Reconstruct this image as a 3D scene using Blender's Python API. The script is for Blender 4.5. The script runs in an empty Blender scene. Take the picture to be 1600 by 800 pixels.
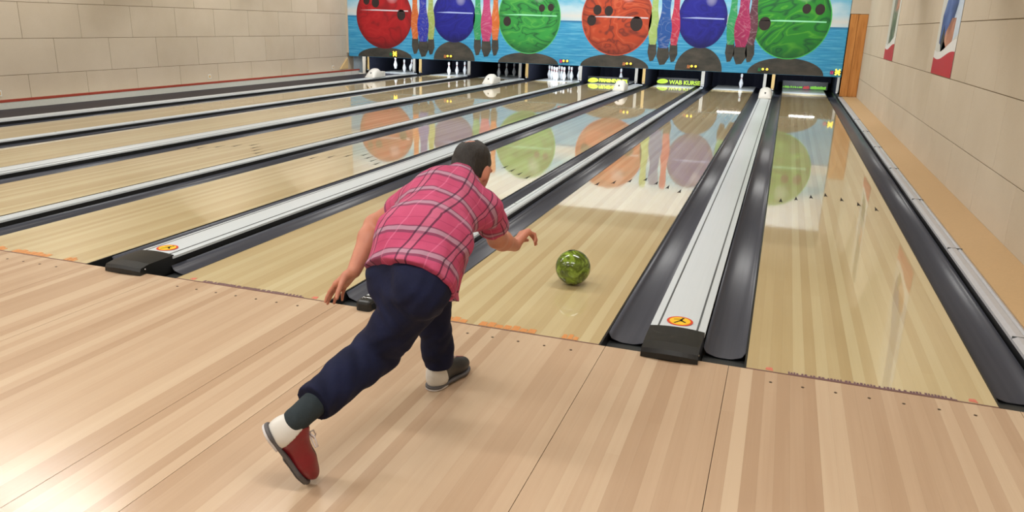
import bpy, bmesh, math, random
import numpy as np
from mathutils import Vector, Matrix

random.seed(7)
rng = np.random.default_rng(7)
SC = bpy.context.scene
COL = SC.collection

# ------------------------------------------------------------------ camera, world, lights, exposure
CAM = np.array([0.00785, -3.5383, 1.5454])
YAW, PITCH, ROLL, FPX = math.radians(-18.786), math.radians(-16.884), math.radians(1.5245), 1196.2
fw = Vector((math.sin(YAW) * math.cos(PITCH), math.cos(YAW) * math.cos(PITCH), math.sin(PITCH)))
rt = Vector((math.cos(YAW), -math.sin(YAW), 0))
up = rt.cross(fw)
R_ = rt * math.cos(ROLL) + up * math.sin(ROLL)
U_ = up * math.cos(ROLL) - rt * math.sin(ROLL)
cam_d = bpy.data.cameras.new('camera')
cam = bpy.data.objects.new('camera', cam_d)
COL.objects.link(cam)
cam_d.sensor_width = 36.0
cam_d.lens = FPX / 1600 * 36.0
cam_d.clip_start = 0.05
cam_d.clip_end = 100
mw = Matrix.Identity(4)
for i in range(3):
    mw[i][0], mw[i][1], mw[i][2], mw[i][3] = R_[i], U_[i], -fw[i], CAM[i]
cam.matrix_world = mw
SC.camera = cam

world = bpy.data.worlds.new('world')
SC.world = world
world.use_nodes = True
world.node_tree.nodes['Background'].inputs[0].default_value = (1.0, 0.98, 0.95, 1)
world.node_tree.nodes['Background'].inputs[1].default_value = 0.25

SC.view_settings.view_transform = 'Standard'
SC.view_settings.look = 'None'
SC.view_settings.gamma = 1.0
SC.view_settings.use_curve_mapping = False
SC.view_settings.exposure = -0.31

CEIL = 3.78
LAMP_COL = (1.0, 0.985, 0.95)


def area(name, x, y, z, sx, sy, power, rx=0.0, col=LAMP_COL):
    d = bpy.data.lights.new(name, 'AREA')
    d.shape = 'RECTANGLE'
    d.size, d.size_y = sx, sy
    d.energy = power
    d.color = col
    o = bpy.data.objects.new(name, d)
    COL.objects.link(o)
    o.location = (x, y, z)
    o.rotation_euler = (rx, 0, 0)
    return o


LAMPS = []            # (x, y, length) of the ceiling tubes; housings are built further down
for yy, pw in ((-5.6, 75), (-2.6, 85), (1.6, 85)):
    for xx in (-10.4, -7.0, -3.6, -0.4):
        LAMPS.append((xx, yy, 1.9))
        area('tube_light', xx, yy, CEIL - 0.13, 1.9, 0.30, pw)
for yy, pw in ((6.6, 85), (11.2, 85), (14.9, 70)):
    for xx in (-10.4, -7.0, -3.6, -0.4):
        LAMPS.append((xx, yy, 1.9))
        area('tube_light', xx, yy, CEIL - 0.13, 1.9, 0.30, pw)

for xx in (-11.0, -8.75, -6.5, -4.25, -2.0, 0.2):      # added unseen lights: brighten the mural top for the lane reflections
    area('added_mural_light', xx, 15.95, 3.58, 1.9, 0.16, 17, math.radians(48), (0.90, 0.96, 1.0))


# ------------------------------------------------------------------ helpers
def lin(c):
    c = c / 255.0
    return c / 12.92 if c <= 0.04045 else ((c + 0.055) / 1.055) ** 2.4


def rgb(r, g, b):
    return (lin(r), lin(g), lin(b), 1.0)


class NT:
    def __init__(s, name):
        s.m = bpy.data.materials.new(name)
        s.m.use_nodes = True
        s.t = s.m.node_tree
        s.b = s.t.nodes['Principled BSDF']

    def n(s, kind, **kw):
        nd = s.t.nodes.new('ShaderNode' + kind)
        for k, v in kw.items():
            setattr(nd, k, v)
        return nd

    def l(s, a, b):
        s.t.links.new(a, b)

    def val(s, sock, v):
        if hasattr(v, 'is_linked') or isinstance(v, bpy.types.NodeSocket):
            s.l(v, sock)
        else:
            sock.default_value = v

    def math(s, op, a, b=None, c=None, clamp=False):
        nd = s.n('Math', operation=op)
        nd.use_clamp = clamp
        s.val(nd.inputs[0], a)
        if b is not None:
            s.val(nd.inputs[1], b)
        if c is not None:
            s.val(nd.inputs[2], c)
        return nd.outputs[0]

    def mix(s, f, a, b, mode='MIX'):
        nd = s.n('Mix', data_type='RGBA', blend_type=mode)
        s.val(nd.inputs[0], f)
        s.val(nd.inputs[6], a)
        s.val(nd.inputs[7], b)
        return nd.outputs[2]

    def ramp(s, f, stops, interp='LINEAR'):
        nd = s.n('ValToRGB')
        cr = nd.color_ramp
        cr.interpolation = interp
        while len(cr.elements) < len(stops):
            cr.elements.new(0.5)
        for e, (p, c) in zip(cr.elements, stops):
            e.position = p
            e.color = c
        s.val(nd.inputs[0], f)
        return nd.outputs[0]

    def noise(s, vec, scale, detail=2.0, rough=0.5, dist=0.0):
        nd = s.n('TexNoise')
        if vec is not None:
            s.l(vec, nd.inputs['Vector'])
        nd.inputs['Scale'].default_value = scale
        nd.inputs['Detail'].default_value = detail
        nd.inputs['Roughness'].default_value = rough
        nd.inputs['Distortion'].default_value = dist
        return nd.outputs[0]

    def pos(s):
        return s.n('NewGeometry').outputs['Position']

    def obj(s):
        return s.n('TexCoord').outputs['Object']

    def scale(s, vec, sc):
        nd = s.n('VectorMath', operation='MULTIPLY')
        s.l(vec, nd.inputs[0])
        nd.inputs[1].default_value = sc
        return nd.outputs[0]

    def bump(s, h, strength=0.2, dist=0.01):
        nd = s.n('Bump')
        nd.inputs['Strength'].default_value = strength
        nd.inputs['Distance'].default_value = dist
        s.l(h, nd.inputs['Height'])
        s.l(nd.outputs[0], s.b.inputs['Normal'])

    def set(s, base=None, rough=None, spec=None, metal=None, coat=None, coat_r=None):
        if base is not None:
            s.val(s.b.inputs['Base Color'], base)
        if rough is not None:
            s.val(s.b.inputs['Roughness'], rough)
        if spec is not None:
            s.b.inputs['Specular IOR Level'].default_value = spec
        if metal is not None:
            s.b.inputs['Metallic'].default_value = metal
        if coat is not None:
            s.b.inputs['Coat Weight'].default_value = coat
        if coat_r is not None:
            s.b.inputs['Coat Roughness'].default_value = coat_r
        return s.m


def plain(name, col, rough=0.6, spec=0.5, metal=0.0, var=0.06, nscale=25.0):
    """a plain colour with a little unevenness"""
    t = NT(name)
    f = t.noise(t.obj(), nscale, 3)
    a = tuple(max(0, c * (1 - var)) for c in col[:3]) + (1,)
    b = tuple(min(1, c * (1 + var)) for c in col[:3]) + (1,)
    return t.set(t.mix(f, a, b), rough, spec, metal)


def emit(name, col, strength):
    t = NT(name)
    t.b.inputs['Base Color'].default_value = col
    t.b.inputs['Emission Color'].default_value = col
    t.b.inputs['Emission Strength'].default_value = strength
    return t.m


def wood(name, light, mid, dark, x0, w, by_object, rough, coat, coat_r, spec=0.5, seg=2.2, glare=0.0):
    """strips of maple / pine running along Y, one tone for each board"""
    t = NT(name)
    p = t.pos()
    sep = t.n('SeparateXYZ')
    t.l(p, sep.inputs[0])
    if by_object:
        idx = t.math('MULTIPLY', t.n('ObjectInfo').outputs['Random'], 977.0)
    else:
        idx = t.math('FLOOR', t.math('DIVIDE', t.math('SUBTRACT', sep.outputs[0], x0), w))
    wn = t.n('TexWhiteNoise', noise_dimensions='1D')
    t.l(idx, wn.inputs['W'])
    r1 = wn.outputs[0]
    # boards butt end to end: a second tone step along the length
    wn2 = t.n('TexWhiteNoise', noise_dimensions='2D')
    cmb = t.n('CombineXYZ')
    t.l(idx, cmb.inputs[0])
    t.l(t.math('FLOOR', t.math('ADD', t.math('DIVIDE', sep.outputs[1], seg), t.math('MULTIPLY', r1, 7.0))), cmb.inputs[1])
    t.l(cmb.outputs[0], wn2.inputs['Vector'])
    tone = t.math('ADD', t.math('MULTIPLY', r1, 0.88), t.math('MULTIPLY', wn2.outputs[0], 0.12))
    g = t.noise(t.scale(p, (90.0, 1.6, 1.0)), 1.0, 4, 0.6)
    g2 = t.noise(t.scale(p, (14.0, 0.7, 1.0)), 1.0, 2, 0.5)
    tone = t.math('ADD', tone, t.math('MULTIPLY', t.math('SUBTRACT', g, 0.5), 0.30))
    tone = t.math('ADD', tone, t.math('MULTIPLY', t.math('SUBTRACT', g2, 0.5), 0.5), clamp=True)
    c = t.ramp(tone, [(0.05, dark), (0.5, mid), (0.95, light)])
    t.set(c, rough, spec, 0.0, coat, coat_r)
    t.b.inputs['Coat IOR'].default_value = 1.8
    return t.m


def mesh_obj(name, verts, faces, mat=None, parent=None, smooth=False):
    me = bpy.data.meshes.new(name)
    me.from_pydata([tuple(v) for v in verts], [], [tuple(f) for f in faces])
    me.update()
    if smooth:
        me.polygons.foreach_set('use_smooth', [True] * len(me.polygons))
    if mat is not None:
        me.materials.append(mat)
    o = bpy.data.objects.new(name, me)
    COL.objects.link(o)
    if parent is not None:
        o.parent = parent
    return o


BOXF = [(0, 3, 2, 1), (4, 5, 6, 7), (0, 1, 5, 4), (1, 2, 6, 5), (2, 3, 7, 6), (3, 0, 4, 7)]


def box(name, x0, x1, y0, y1, z0, z1, mat, parent=None, bevel=0.0):
    v = [(x0, y0, z0), (x1, y0, z0), (x1, y1, z0), (x0, y1, z0), (x0, y0, z1), (x1, y0, z1), (x1, y1, z1), (x0, y1, z1)]
    o = mesh_obj(name, v, BOXF, mat, parent)
    if bevel > 0:
        bm = bmesh.new()
        bm.from_mesh(o.data)
        bmesh.ops.bevel(bm, geom=bm.edges[:], offset=bevel, segments=2, affect='EDGES', profile=0.5)
        bm.to_mesh(o.data)
        bm.free()
    return o


def extrude(name, prof, y0, y1, mat, parent=None, smooth=False, dx=0.0, cap=True):
    """profile (x,z) points, counter-clockwise seen from -Y, pulled along Y"""
    n = len(prof)
    v = [(x + dx, y0, z) for x, z in prof] + [(x + dx, y1, z) for x, z in prof]
    f = [(i, (i + 1) % n, n + (i + 1) % n, n + i) for i in range(n)]
    if cap:
        f += [tuple(range(n))[::-1], tuple(range(n, 2 * n))]
    o = mesh_obj(name, v, f, mat, parent, smooth)
    bm = bmesh.new()
    bm.from_mesh(o.data)
    bmesh.ops.recalc_face_normals(bm, faces=bm.faces[:])
    bm.to_mesh(o.data)
    bm.free()
    return o


def prism_xz(name, pts, y_front, thick, mat, parent=None):
    """flat shape in the XZ plane facing -Y with a small thickness"""
    n = len(pts)
    v = [(x, y_front, z) for x, z in pts] + [(x, y_front + thick, z) for x, z in pts]
    f = [tuple(range(n)), tuple(range(n, 2 * n))[::-1]] + [(i, n + i, n + (i + 1) % n, (i + 1) % n) for i in range(n)]
    o = mesh_obj(name, v, f, mat, parent)
    bm = bmesh.new()
    bm.from_mesh(o.data)
    bmesh.ops.recalc_face_normals(bm, faces=bm.faces[:])
    bm.to_mesh(o.data)
    bm.free()
    return o


def prism_xy(name, pts, z0, z1, mat, parent=None):
    n = len(pts)
    v = [(x, y, z0) for x, y in pts] + [(x, y, z1) for x, y in pts]
    f = [tuple(range(n))[::-1], tuple(range(n, 2 * n))] + [(i, (i + 1) % n, n + (i + 1) % n, n + i) for i in range(n)]
    o = mesh_obj(name, v, f, mat, parent)
    bm = bmesh.new()
    bm.from_mesh(o.data)
    bmesh.ops.recalc_face_normals(bm, faces=bm.faces[:])
    bm.to_mesh(o.data)
    bm.free()
    return o


def ellipse(cx, cz, rx, rz, n=48, a0=0.0):
    return [(cx + rx * math.cos(a0 + 2 * math.pi * i / n), cz + rz * math.sin(a0 + 2 * math.pi * i / n)) for i in range(n)]


def lathe(name, prof, n, mat, parent=None):
    """profile of (r,z) from bottom to top around Z"""
    v, f = [], []
    for r, z in prof:
        for i in range(n):
            a = 2 * math.pi * i / n
            v.append((r * math.cos(a), r * math.sin(a), z))
    m = len(prof)
    for j in range(m - 1):
        for i in range(n):
            f.append((j * n + i, j * n + (i + 1) % n, (j + 1) * n + (i + 1) % n, (j + 1) * n + i))
    f.append(tuple(range(n))[::-1])
    f.append(tuple(range((m - 1) * n, m * n)))
    return mesh_obj(name, v, f, mat, parent, True)


def tube(name, pts, r, mat, parent=None, n=8):
    pts = [Vector(p) for p in pts]
    v, f = [], []
    for k, p in enumerate(pts):
        d = (pts[min(k + 1, len(pts) - 1)] - pts[max(k - 1, 0)]).normalized()
        a = d.orthogonal().normalized() if k == 0 else (a - d * a.dot(d)).normalized()
        b = d.cross(a)
        for i in range(n):
            t = 2 * math.pi * i / n
            v.append(p + r * (math.cos(t) * a + math.sin(t) * b))
    for k in range(len(pts) - 1):
        for i in range(n):
            f.append((k * n + i, k * n + (i + 1) % n, (k + 1) * n + (i + 1) % n, (k + 1) * n + i))
    f.append(tuple(range(n))[::-1])
    f.append(tuple(range((len(pts) - 1) * n, len(pts) * n)))
    return mesh_obj(name, v, f, mat, parent, True)


def empty(name, loc=(0, 0, 0)):
    o = bpy.data.objects.new(name, None)
    COL.objects.link(o)
    o.empty_display_size = 0.1
    o.location = loc
    return o


def tag(o, label, cat, group=None):
    o['label'] = label
    o['category'] = cat
    if group:
        o['group'] = group
    return o


def struct(o, label=None):
    o['kind'] = 'structure'
    if label:
        o['label'] = label
    return o


def text_mesh(name, body, size, mat, parent=None, bold=0.0, depth=0.002):
    cu = bpy.data.curves.new(name, 'FONT')
    cu.body = body
    cu.size = size
    cu.align_x = 'CENTER'
    cu.align_y = 'CENTER'
    cu.offset = bold
    cu.extrude = depth
    tmp = bpy.data.objects.new(name + '_tmp', cu)
    COL.objects.link(tmp)
    dg = bpy.context.evaluated_depsgraph_get()
    me = bpy.data.meshes.new_from_object(tmp.evaluated_get(dg))
    bpy.data.objects.remove(tmp)
    bpy.data.curves.remove(cu)
    me.materials.clear()
    me.materials.append(mat)
    o = bpy.data.objects.new(name, me)
    COL.objects.link(o)
    if parent is not None:
        o.parent = parent
    return o


# ------------------------------------------------------------------ layout (metres; Y runs down the lanes, foul line at Y = 0)
W, GN, GW, GUT = 1.06, 0.5255, 0.7207, 0.219
LEFT = {8: 0.0}
LEFT[7] = LEFT[8] - GW - W
LEFT[6] = LEFT[7] - GN - W
LEFT[5] = LEFT[6] - GW - W
LEFT[4] = LEFT[5] - GN - W
LEFT[3] = LEFT[4] - GW - W
LEFT[2] = LEFT[3] - GN - W
LEFT[1] = LEFT[2] - GW - W
XL, XR = -12.25, 1.70
MASK_Y = 16.9
DECK0, DECK1 = 17.9, 19.75
ORD = {1: 'first', 2: 'second', 3: 'third', 4: 'fourth', 5: 'fifth', 6: 'sixth', 7: 'seventh', 8: 'eighth'}

# ------------------------------------------------------------------ materials
M = {}
M['approach'] = wood('approach_boards', rgb(198, 175, 148), rgb(188, 162, 135), rgb(175, 147, 120), 0, 0.055, True, 0.21, 0.0, 0.2, 0.5)
M['approach_far'] = wood('approach_print', rgb(198, 175, 148), rgb(188, 162, 135), rgb(175, 147, 120), -12.25, 0.055, False, 0.21, 0.0, 0.2, 0.5)
M['lane'] = wood('lane_boards', rgb(202, 187, 146), rgb(193, 174, 131), rgb(182, 160, 116), 0, W / 20, True, 0.5, 1.0, 0.035, 0.3)
M['lane_far'] = wood('lane_print', rgb(202, 187, 146), rgb(193, 174, 131), rgb(182, 160, 116), LEFT[1], W / 20, False, 0.5, 1.0, 0.035, 0.3)
M['lane_dark'] = NT('dark_lane_cover').set(rgb(44, 43, 50), 0.5, 0.2)
M['black'] = plain('black_plastic', rgb(26, 27, 27), 0.38, 0.4)
M['plate'] = plain('gutter_plate', rgb(48, 50, 50), 0.45, 0.4)
M['void'] = plain('pit_black', rgb(14, 15, 18), 0.8, 0.2)
M['navy'] = plain('pit_curtain', rgb(22, 25, 38), 0.8, 0.2)
M['joint'] = plain('joint_dark', rgb(96, 80, 62), 0.8, 0.2)


def gutter_mat():
    t = NT('gutter_plastic')
    p = t.scale(t.pos(), (40.0, 0.8, 1.0))
    f = t.noise(p, 1.0, 3)
    return t.set(t.mix(f, rgb(60, 62, 70), rgb(76, 78, 87)), 0.34, 0.42)


M['gutter'] = gutter_mat()


def cap_mat():
    t = NT('cap_aluminium')
    f = t.noise(t.scale(t.pos(), (60.0, 1.2, 1.0)), 1.0, 3)
    return t.set(t.mix(f, rgb(194, 201, 205), rgb(202, 209, 213)), 0.35, 0.5)


M['cap'] = cap_mat()
M['groove'] = plain('groove_grey', rgb(78, 82, 84), 0.5)
M['rail'] = plain('rail_metal', rgb(184, 185, 190), 0.35, 0.5, 0.0)
M['chrome'] = plain('chrome', rgb(190, 192, 195), 0.2, 0.5, 1.0)


def block_mat():
    t = NT('beige_block')
    p = t.pos()
    f = t.noise(p, 1.3, 4, 0.6)
    g = t.noise(p, 60.0, 3, 0.6)
    o = t.math('MULTIPLY', t.n('ObjectInfo').outputs['Random'], 0.18)
    f = t.math('ADD', t.math('MULTIPLY', f, 0.7), o)
    f = t.math('ADD', f, t.math('MULTIPLY', t.math('SUBTRACT', g, 0.5), 0.35), clamp=True)
    c = t.ramp(f, [(0.15, rgb(186, 172, 151)), (0.45, rgb(195, 182, 163)), (0.8, rgb(203, 191, 173))])
    t.set(c, 0.75, 0.3)
    t.bump(g, 0.12, 0.004)
    return t.m


M['block'] = block_mat()
M['mortar'] = plain('mortar', rgb(122, 106, 84), 0.9, 0.1)
M['plaster'] = plain('ceiling_plaster', rgb(196, 190, 178), 0.9, 0.1)
M['soffit'] = plain('dark_soffit', rgb(92, 84, 74), 0.8, 0.2)
M['backwall'] = plain('back_wall_plaster', rgb(196, 182, 158), 0.9, 0.1)
M['ledge'] = plain('ledge_chipboard', rgb(196, 164, 122), 0.5, 0.4, 0, 0.08, 60)
M['white_face'] = plain('white_kerb_paint', rgb(206, 208, 200), 0.6)
M['red_paint'] = plain('red_trim_paint', rgb(164, 66, 48), 0.5)
M['white'] = plain('white_plastic', rgb(214, 214, 210), 0.4)
M['tan'] = plain('tan_board', rgb(205, 176, 128), 0.6)
M['pinwhite'] = plain('pin_plastic', rgb(236, 238, 240), 0.22, 0.5, 0, 0.01)
M['pinred'] = plain('pin_band_red', rgb(180, 40, 48), 0.3)
M['deck'] = plain('pin_deck_plate', rgb(204, 208, 206), 0.3, 0.5)
M['kick_wood'] = plain('kickback_wood', rgb(176, 146, 92), 0.6)
M['kick_grey'] = plain('kickback_grey', rgb(150, 146, 138), 0.6)


def pine():
    t = NT('orange_pine')
    p = t.scale(t.obj(), (22.0, 22.0, 1.4))
    f = t.noise(p, 1.0, 4, 0.6, 0.6)
    return t.set(t.ramp(f, [(0.25, rgb(150, 92, 40)), (0.5, rgb(190, 126, 62)), (0.8, rgb(206, 146, 82))]), 0.5, 0.4)


M['pine'] = pine()

# ------------------------------------------------------------------ room shell
struct(box('floor', XL - 0.3, XR + 0.3, -8.0, 20.6, -0.32, -0.14, M['joint']))
struct(box('ceiling', XL - 0.3, XR + 0.3, -8.0, 20.6, CEIL, CEIL + 0.12, M['plaster']))
struct(box('wall_back', XL - 0.3, XR + 0.3, -8.2, -8.0, -0.14, CEIL, M['backwall']))
struct(box('wall_front', XL - 0.3, XR + 0.3, 20.45, 20.6, -0.14, CEIL, M['void']))
PITCHZ, Z0, BLK = 0.592, 0.50, 1.2


def block_wall(name, xf, sgn, joints_odd, joints_even, y_min, y_max):
    """wall of large beige blocks with recessed joints; xf = visible face, sgn = direction into the wall"""
    x_m = xf + sgn * 0.007
    w = box(name, min(x_m, x_m + sgn * 0.25), max(x_m, x_m + sgn * 0.25), -8.0, 20.6, -0.14, CEIL, M['mortar'])
    struct(w)
    cache = {}
    gap = 0.007
    for k in range(-1, 6):
        za = max(Z0 + k * PITCHZ, -0.14)
        zb = min(Z0 + (k + 1) * PITCHZ, CEIL)
        if zb - za < 0.05:
            continue
        off = joints_odd if k % 2 else joints_even
        n0 = math.floor((y_min - off) / BLK)
        n1 = math.ceil((y_max - off) / BLK)
        for n in range(n0, n1):
            y = off + n * BLK
            key = (round(za, 3), round(zb, 3))
            if key not in cache:
                d = 0.03
                a, b = (xf, xf + d) if sgn > 0 else (xf - d, xf)
                hh = (zb - za) / 2
                o = box('block', a - xf, b - xf, gap / 2, BLK - gap / 2, -hh + gap / 2, hh - gap / 2, M['block'], w, 0.003)
                o.location = (xf, y, (za + zb) / 2)
                cache[key] = o.data
            else:
                o = bpy.data.objects.new('block', cache[key])
                COL.objects.link(o)
                o.parent = w
                o.location = (xf, y, (za + zb) / 2)
    return w


block_wall('wall_left', XL, -1, 6.46, 7.06, -5.0, 18.5)
block_wall('wall_right', XR, 1, 2.87, 3.6, -5.0, 19.2)

# approach: panels with printed / real boards
ap_root = struct(empty('floor_approach'))
ap_root.name = 'floor_approach'
seams = [-9.5, -7.9, -6.09, LEFT[5] - 0.08 - 0.37, LEFT[5] - 0.08, LEFT[6] - GW + 0.04, LEFT[6] - 0.08, LEFT[7] - GN + 0.08, LEFT[7] - 0.08, -0.683, -0.08, 1.14, XR]
for i in range(len(seams) - 1):
    a, b = seams[i], seams[i + 1]
    g = 0.0012
    if b <= -6.0:
        box('approach_panel', a + g, b - g, -4.9, -0.004, -0.14, 0.0, M['approach_far'], ap_root)
        continue
    pan = box('approach_panel', a + g, b - g, -4.9, -0.004, -0.14, -0.008, M['joint'], ap_root)
    n = max(2, round((b - a) / 0.055))
    w = (b - a - 2 * g) / n
    first = None
    for k in range(n):
        x = a + g + k * w
        if first is None:
            o = box('board', 0.0, w - 0.00015, -4.9, -0.004, -0.008, 0.0, M['approach'], pan)
            first = o.data
        else:
            o = bpy.data.objects.new('board', first)
            COL.objects.link(o)
            o.parent = pan
        o.location = (x, 0, 0)
box('approach_panel', XL, -9.5, -4.9, -0.004, -0.14, 0.0, M['approach_far'], ap_root)
struct(box('floor_concourse', XL, XR, -8.0, -4.905, -0.14, 0.0, M['backwall']))

# ------------------------------------------------------------------ lanes
M['mark'] = plain('lane_mark', rgb(70, 54, 40), 0.4)
M['arrow'] = plain('arrow_inlay', rgb(34, 26, 22), 0.6, 0.15)
M['orange_print'] = plain('orange_print', rgb(206, 140, 84), 0.35, 0.5, 0, 0.2, 90)
M['purple_print'] = plain('purple_print', rgb(112, 84, 92), 0.4, 0.5, 0, 0.15, 90)
M['foul'] = plain('foul_line', rgb(110, 80, 72), 0.5)
M['pink_print'] = plain('pink_print', rgb(206, 118, 100), 0.4)
lane_label = {
    1: 'dark covered bowling lane beside the white kerb on the far left',
    2: 'pale wooden bowling lane next to the dark covered lane',
    3: 'pale wooden lane, third from the left wall, dim pins at its end',
    4: 'pale wooden lane with the full rack of white pins at its end',
    5: 'pale wooden lane ending at the FIRMENEVENTS board',
    6: 'pale wooden lane the man\'s left arm hangs over',
    7: 'pale wooden lane with the green ball rolling on it',
    8: 'pale wooden lane nearest the right wall',
}
for n in range(1, 9):
    x = LEFT[n]
    L = empty('bowling_lane', (x, 0, 0))
    tag(L, lane_label[n], 'lane', 'bowling lanes')
    if n >= 7:
        box('lane_bed', 0.001, W - 0.001, 0.002, DECK0, -0.14, -0.008, M['black'], L)
        w = W / 20
        first = None
        for k in range(20):
            if first is None:
                o = box('board', 0, w - 0.00012, 0.002, DECK0, -0.008, 0.0, M['lane'], L)
                first = o.data
            else:
                o = bpy.data.objects.new('board', first)
                COL.objects.link(o)
                o.parent = L
            o.location = (k * w, 0, 0)
    else:
        box('lane_bed', 0, W, 0.002, DECK0, -0.14, 0.0, M['lane_dark'] if n == 1 else M['lane_far'], L)
    box('edge_strip', -0.010, -0.0005, 0.0, DECK1, -0.14, -0.001, M['black'], L)
    box('edge_strip', W + 0.0005, W + 0.010, 0.0, DECK1, -0.14, -0.001, M['black'], L)
    box('pin_deck', 0, W, DECK0 + 0.005, DECK1, -0.14, -0.001, M['deck'], L)
    box('tail_plank', 0.0, W, DECK1, DECK1 + 0.08, -0.14, -0.004, M['black'], L)
    # sighting arrows and foul-line dots
    if n >= 4:
        for k in range(7):
            xx = W / 2 + (k - 3) * 0.1385
            yy = 4.52 - abs(k - 3) * 0.155
            prism_xy('arrow', [(xx - 0.017, yy - 0.10), (xx, yy - 0.07), (xx + 0.017, yy - 0.10), (xx, yy + 0.10)], 0.0, 0.0005, M['arrow'], L)
        for k in range(7):
            xx = 0.114 + k * 0.1388
            prism_xy('dot', ellipse(xx, -0.117, 0.007, 0.007, 12), -0.001, 0.0012, M['mark'], L)
        box('foul_line', 0.0, W, -0.004, 0.006, -0.002, 0.0012, M['foul'], L)
    if n in (6, 8):
        box('foul_line_band', 0.19, 0.90, 0.006, 0.016, -0.001, 0.0015, M['purple_print'], L)
        xx = 0.19
        r2 = random.Random(n)
        while xx < 0.88:                      # a line of small worn print
            wd = r2.uniform(0.006, 0.012)
            box('worn_letter', xx, xx + wd, 0.020, 0.020 + r2.uniform(0.010, 0.016), -0.001, 0.0015, M['purple_print'], L)
            xx += wd + r2.choice([0.004, 0.005, 0.005, 0.014])
        for xm in (0.105, 0.965):
            prism_xy('print_mark', [(xm - 0.018, 0.02), (xm + 0.018, 0.015), (xm + 0.012, 0.05), (xm - 0.014, 0.045)], -0.001, 0.0015, M['pink_print'], L)
    if n in (5, 7):
        for xa, xb in ((0.06, 0.33), (0.40, 0.72), (0.86, 0.95)):
            nn = max(3, int((xb - xa) / 0.045))
            for k in range(nn):
                x0 = xa + (xb - xa) * k / nn
                x1 = xa + (xb - xa) * (k + 1) / nn - 0.004
                top = 0.062 + 0.012 * math.sin(k * 2.1)
                prism_xy('print_mark', [(x0, 0.012), (x1, 0.012), (x1 - 0.002, top), (x0 + 0.003, top + 0.004)], -0.001, 0.0015, M['orange_print'], L)

# ------------------------------------------------------------------ gutters
def gutter_profile(x0, x1, depth=0.046, th=0.006, n=14):
    cx, hw = (x0 + x1) / 2, (x1 - x0) / 2
    inner = []
    for i in range(n + 1):
        u = -1 + 2 * i / n
        inner.append((cx + hw * u, -0.006 - depth * math.sqrt(max(0, 1 - abs(u) ** 2.4))))
    outer = [(x, z - th) for x, z in inner]
    return inner[::-1] + outer


def gutter(x0, x1, label, left, y1=DECK1):
    g = empty('gutter', ((x0 + x1) / 2, 0.2, -0.08))
    tag(g, label, 'gutter', 'lane gutters')
    prof = [(x - (x0 + x1) / 2, z + 0.08) for x, z in gutter_profile(x0 + (0.001 if left else 0.011), x1 - (0.011 if left else 0.001))]
    extrude('channel', prof, 0.0, y1 - 0.2, M['gutter'], g, True)
    hw = (x1 - x0) / 2
    box('end_plate', -hw + (0.001 if left else 0.011), hw - (0.011 if left else 0.001), -0.198, 0.02, -0.06, 0.018, M['plate'], g)
    return g


def side(n, s):
    return {('l', 2): 'left of the second lane', ('l', 3): 'left of the third lane'}.get((s, n), ('left' if s == 'l' else 'right') + ' of the ' + ORD[n] + ' lane')


for n in range(1, 9):
    x = LEFT[n]
    wide_left = n % 2 == 0
    wide_right = n % 2 == 1
    if n > 1:
        gutter(x - GUT, x, 'dark grey gutter along the left edge of the %s lane from the left wall' % ORD[n], True)
    if n < 8:
        gutter(x + W, x + W + GUT, 'dark grey gutter along the right edge of the %s lane from the left wall' % ORD[n], False)
gutter(LEFT[8] + W, LEFT[8] + W + GUT, 'dark grey gutter by the right wall, right of the last lane', False)

# ------------------------------------------------------------------ lane dividers
def sticker(cx, cy, z, parent, slope=0.0):
    s = empty('sticker', (cx, cy, z))
    s.parent = parent
    prism_xy('sticker_border', ellipse(0, 0, 0.068, 0.068, 32), 0.0, 0.0008, M['st_red'], s)
    prism_xy('sticker_face', ellipse(0, 0, 0.055, 0.055, 32), 0.0008, 0.0014, M['st_yel'], s)
    fig = [[(-0.03, -0.035), (-0.022, -0.038), (0.006, 0.002), (-0.002, 0.008)],
           [(-0.002, 0.0), (0.006, -0.004), (0.03, -0.02), (0.034, -0.012), (0.01, 0.01)],
           [(-0.004, 0.0), (0.010, 0.0), (0.014, 0.03), (0.002, 0.032)],
           [(-0.034, 0.012), (0.0, 0.022), (0.0, 0.028), (-0.034, 0.018)],
           ellipse(0.012, 0.041, 0.008, 0.008, 10)]
    bm_v, bm_f = [], []
    for pl in fig:
        i0 = len(bm_v)
        bm_v += [(x, y, 0.002) for x, y in pl]
        bm_f.append(tuple(range(i0, i0 + len(pl))))
    mesh_obj('running_figure', bm_v, bm_f, M['void'], s)
    return s


M['st_red'] = plain('sticker_red', rgb(205, 62, 38), 0.4)
M['st_yel'] = plain('sticker_yellow', rgb(236, 190, 40), 0.4)


def arch(x0, x1, z_edge, rise, n=10):
    return [(x0 + (x1 - x0) * i / n, z_edge + rise * (1 - (2 * i / n - 1) ** 2)) for i in range(n + 1)]


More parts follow.
